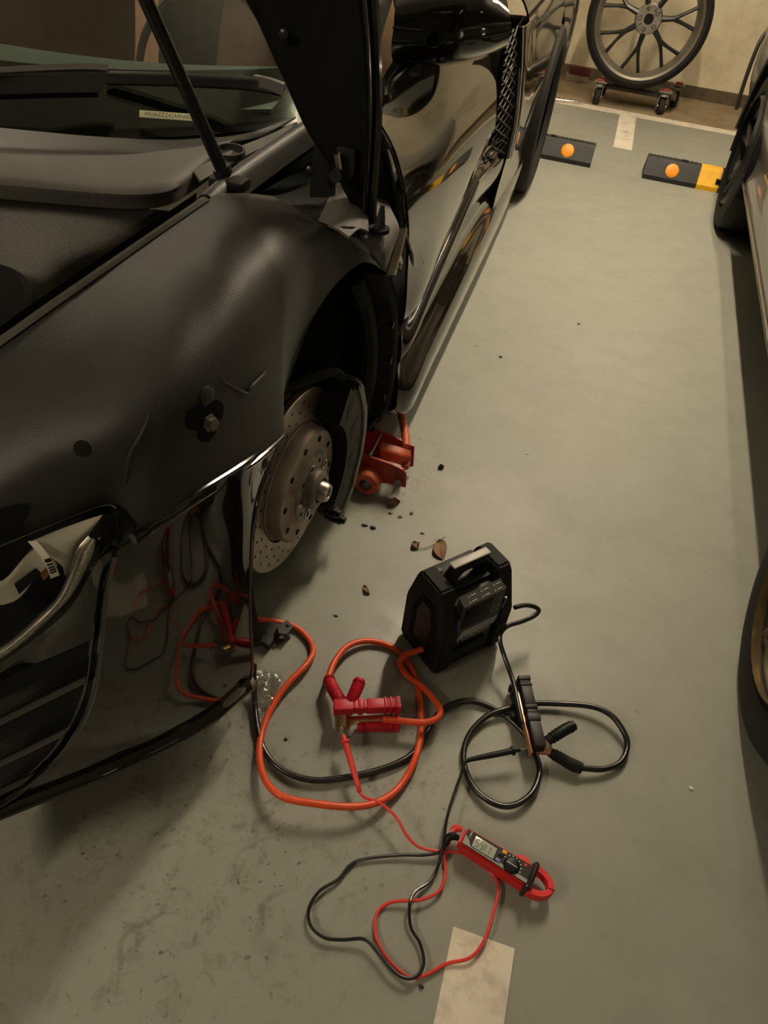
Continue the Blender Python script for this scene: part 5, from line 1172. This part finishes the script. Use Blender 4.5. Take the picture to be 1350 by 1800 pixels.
MB().cyl(pr_[2], pr_[2].lerp(pr_[3], .25), .0085, n=16).build('probe_collar', 'lead_red', rl)
MB().cyl(pr_[2], pr_[3], .0052, .0042, n=12).build('probe_nose', 'lead_red', rl)
MB().cyl(pr_[3], pr_[4], .0013, .0008, n=8).build('probe_tip', 'chrome', rl)
for i in range(5):
    c_ = pr_[0].lerp(pr_[1], i / 5)
    MB().lathe([(-.001, .003), (0, .0046), (.001, .003)], c_, pr_[1] - pr_[0], 12).build('strain_relief_ring', 'lead_red', rl)
kl = thing('black_test_lead', 'thin black test lead with probe touching the copper clamp', 'test lead', (-0.0118, 0.3395, 0))
MB().tube([(0.0912, 0.5212, 0.024), (0.0806, 0.5196, 0.026), (0.0744, 0.5145, 0.024), (0.0736, 0.5052, 0.018)], .0055, 10, 4, rad=[.0045, .0065, .0062, .004]).build('plug', 'black_plastic', kl)
MB().tube([(0.074, 0.5069, 0.019), (0.0681, 0.4945, 0.014), (0.0438, 0.4822, 0.01), (0.0041, 0.4695, 0.008), (-0.0467, 0.4465, 0.006), (-0.0654, 0.4301, 0.006), (-0.0758, 0.4042, 0.008), (-0.0975, 0.3778, 0.01), (-0.1043, 0.3492, 0.01), (-0.0935, 0.3282, 0.01), (-0.0686, 0.3196, 0.01), (-0.0419, 0.3252, 0.01), (-0.0115, 0.3349, 0.014), (0.0109, 0.3258, 0.014), (0.0402, 0.3094, 0.014), (0.0634, 0.3065, 0.014), (0.0779, 0.3176, 0.012), (0.0812, 0.3359, 0.01), (0.0697, 0.3577, 0.008), (0.0511, 0.3741, 0.008), (0.0408, 0.4011, 0.017), (0.0446, 0.4238, 0.012), (0.0626, 0.4459, 0.009), (0.0697, 0.4709, 0.009), (0.0705, 0.4933, 0.019), (0.0682, 0.5162, 0.024), (0.0654, 0.552, 0.026), (0.0684, 0.5965, 0.026), (0.0721, 0.6293, 0.028), (0.0728, 0.6485, 0.03)], .0026, 8, 6).build('wire', 'cable_black', kl)
pb = [Vector(p) for p in [(0.0724, 0.6506, 0.03), (0.0828, 0.6594, 0.031), (0.1496, 0.6965, 0.038), (0.1628, 0.7041, 0.039), (0.1739, 0.7104, 0.041)]]
MB().tube([pb[0], pb[1], pb[1].lerp(pb[2], .5), pb[2]], .005, 12, 4, rad=[.003, .0042, .0055, .0058]).build('probe_handle', 'black_plastic', kl)
MB().cyl(pb[2], pb[2].lerp(pb[3], .25), .0085, n=16).build('probe_collar', 'black_plastic', kl)
MB().cyl(pb[2], pb[3], .0052, .0042, n=12).build('probe_nose', 'black_plastic', kl)
MB().cyl(pb[3], pb[4], .0028, .0014, n=8).build('probe_tip', 'chrome', kl)

# ------------------------------------------------------------------ bracket, bag, leaves, crumbs
mb_ = thing('metal_bracket', 'dark metal bracket lying on the floor at the bumper corner', 'bracket', (-0.3637, 0.8053, 0))
MB().prism([(-0.4462, 0.7938, 0.004), (-0.4004, 0.8174, 0.004), (-0.3525, 0.8233, 0.004), (-0.3373, 0.8168, 0.004), (-0.3523, 0.799, 0.004), (-0.3468, 0.7802, 0.004), (-0.3503, 0.7657, 0.004), (-0.3663, 0.7714, 0.004), (-0.3851, 0.7614, 0.004), (-0.4221, 0.7431, 0.004)], (0, 0, 0), (0, 0, .016)).build('base', 'bracket_grey', mb_, False)
MB().prism([(-0.351, 0.811, 0.02), (-0.3378, 0.833, 0.02), (-0.32, 0.8228, 0.02), (-0.3243, 0.8001, 0.02), (-0.3413, 0.7966, 0.02)], (0, 0, 0), (0, 0, .006)).build('ear', 'bracket_grey', mb_, False)
MB().prism([(-0.3534, 0.8016, 0.002), (-0.3325, 0.8202, 0.002), (-0.3212, 0.8108, 0.002), (-0.3325, 0.7931, 0.002), (-0.3441, 0.7739, 0.002)], (0, 0, 0), (0, 0, .003)).build('foot', 'bracket_grey', mb_, False)
MB().cyl((-0.3378, 0.803, 0.004), (-0.3373, 0.8016, 0.006), .005, n=14).build('foot_hole', 'pill_white', mb_)
MB().cyl((-0.3314, 0.8174, 0.027), (-0.3323, 0.8195, 0.024), .004, n=12).build('ear_hole', 'deep_black', mb_)
MB().box(*(-0.389, 0.7798, 0.026), .04, .03, .012, .005).build('rubber_block', 'rubber', mb_)

bg = thing('plastic_bag', 'small crumpled clear plastic bag on the floor at the bumper edge', 'bag', (-0.3213, 0.6794, 0))
rows = []
rnd = random.Random(3)
b0 = [(-0.3427, 0.7213, 0.02), (-0.3021, 0.7171, 0.02)]
b1 = [(-0.3376, 0.6309, 0.004), (-0.2896, 0.6408, 0.004)]
for i in range(7):
    r_ = []
    for j in range(6):
        a = Vector(b0[0]).lerp(Vector(b0[1]), j / 5); b = Vector(b1[0]).lerp(Vector(b1[1]), j / 5)
        p = a.lerp(b, i / 6); p.z = .010 + .034 * rnd.random() * (1 if 0 < i < 6 and 0 < j < 5 else .3)
        r_.append(p + Vector((rnd.uniform(-.004, .004), rnd.uniform(-.004, .004), 0)))
    rows.append(r_)
MB().patch(rows, 3, 3).build('top_film', 'plastic_film', bg, angle=25)
MB().patch([[Vector((p.x, p.y, .003 + .002 * rnd.random())) for p in r] for r in rows], 3, 3).build('bottom_film', 'plastic_film', bg, angle=25)
MB().sphere((-0.3426, 0.7022, 0.018), .0055, 12, 8, (1.4, 1, .7)).build('white_clip', 'pill_white', bg)

def leaf(pts, name, label, curl=.006, stem=None, m='leaf_brown'):
    pts = [Vector(p) for p in pts]
    t = thing(name, label, 'leaf', pts[0], group='dry leaves on the floor')
    a, b = pts[0], pts[1]; w = pts[2]      # base, tip, half width vector end
    ax_ = b - a; side_ = w - a.lerp(b, .5); side_.z = 0
    rows = []
    for s in (-1, -.5, 0, .5, 1):
        rows.append([a + ax_ * u + side_ * s * math.sin(math.pi * min(1, u ** .85)) ** .8 + Vector((0, 0, .002 + curl * abs(s) ** 1.5 * (1 - .4 * u) + curl * .5 * math.sin(u * 5 + s))) for u in (.02, .2, .4, .6, .8, .98)])
    MB().patch(rows, 3, 2, .0006).build('blade', m, t)
    MB().tube([a + ax_ * u + Vector((0, 0, .003)) for u in (-.12, 0, .3, .6, .9)], .0008, 5, 2).build('midrib', 'twig_brown', t)
    if stem: MB().tube(stem, .0009, 6, 4).build('stalk', 'twig_brown', t)
    return t
leaf([(-0.1034, 1.1905, 0), (-0.0759, 1.1388, 0), (-0.0775, 1.181, 0)], 'dry_leaf', 'larger brown dry leaf on a stalk behind the jump starter', .006, [(-0.1437, 1.1494, 0.003), (-0.1239, 1.1583, 0.004), (-0.1056, 1.1795, 0.004), (-0.0993, 1.1941, 0.004), (-0.0877, 1.2089, 0.006)])
leaf([(-0.1406, 1.1497, 0), (-0.1569, 1.1689, 0), (-0.1428, 1.1686, 0)], 'dry_leaf', 'smaller brown dry leaf at the stalk end behind the jump starter', .008)
leaf([(-0.2472, 1.2647, 0), (-0.2234, 1.2902, 0), (-0.2308, 1.2693, 0)], 'dry_leaf', 'tan curled leaf scrap in front of the red trolley jack', .010)
leaf([(-0.2246, 0.9925, 0), (-0.2042, 0.9779, 0), (-0.2138, 0.9915, 0)], 'dry_leaf', 'tiny orange brown leaf scrap on the floor below the brake disc', .005)
def crumb(u, label, sx, sy, sz, m, name='floor_crumb', seed=0):
    t = Vector(u); r_ = random.Random(seed)
    bm = bmesh.new(); bmesh.ops.create_icosphere(bm, subdivisions=1, radius=1)
    for v in bm.verts: v.co = Vector((v.co.x * sx * r_.uniform(.6, 1.2), v.co.y * sy * r_.uniform(.6, 1.2), max(-.55, v.co.z) * sz * r_.uniform(.7, 1.1) + sz * .5)) 
    o = MB().frombm(bm).xf(Matrix.Translation(t)).build(name, m, angle=20)
    return tag(o, label, 'debris', 'crumbs scattered on the floor')
crumb((-0.209, 1.239, 0), 'small brown crumb on the floor in front of the jack, lowest of its cluster', .008, .006, .003, 'crumb_brown', seed=1)
crumb((-0.2345, 1.2415, 0), 'small brown crumb in front of the jack nearest the caliper', .007, .005, .003, 'crumb_brown', seed=2)
crumb((-0.186, 1.2615, 0), 'dark brown crumb in front of the jack, rightmost of its cluster', .006, .006, .003, 'crumb_brown', seed=3)
crumb((-0.2803, 1.1781, 0), 'dark flake of dirt on the floor right of the brake disc', .010, .005, .003, 'crumb_black', seed=4)
crumb((-0.2601, 1.178, 0), 'dark flake of dirt beside the other flake near the disc', .008, .006, .004, 'crumb_black', seed=5)
crumb((-0.1577, 1.4611, 0), 'small black torn rubber bit alone on the floor right of the jack', .009, .008, .010, 'crumb_black', seed=6)
crumb((-0.1437, 1.2047, 0), 'short dark sliver on the floor between jack and dry leaf', .007, .003, .002, 'crumb_black', seed=7)
crumb((0.4811, 0.7577, 0), 'tiny white paper scrap on the floor beside the silver car wheel', .006, .004, .003, 'pill_white', seed=8)
crumb((-0.1043, 2.0926, 0), 'dark speck on the open floor beside the black car sill', .008, .008, .003, 'crumb_black', seed=9)
crumb((0.1212, 2.4439, 0), 'dark speck in the middle of the lane between the cars', .006, .006, .003, 'crumb_black', seed=10)
crumb((-0.2546, 0.897, 0), 'short dark sliver on the floor between bracket and jump starter', .007, .003, .002, 'crumb_black', seed=11)
crumb((0.0521, 1.6169, 0), 'tiny white speck on the floor beyond the jump starter', .004, .003, .002, 'pill_white', seed=12)
crumb((0.086, 0.306, 0), 'tiny dark chip on the floor under the black test lead loop', .005, .003, .003, 'crumb_black', seed=13)
crumb((-0.2458, 0.6004, 0), 'tiny dark chip on the floor inside the orange cable loop', .004, .003, .003, 'crumb_black', seed=14)
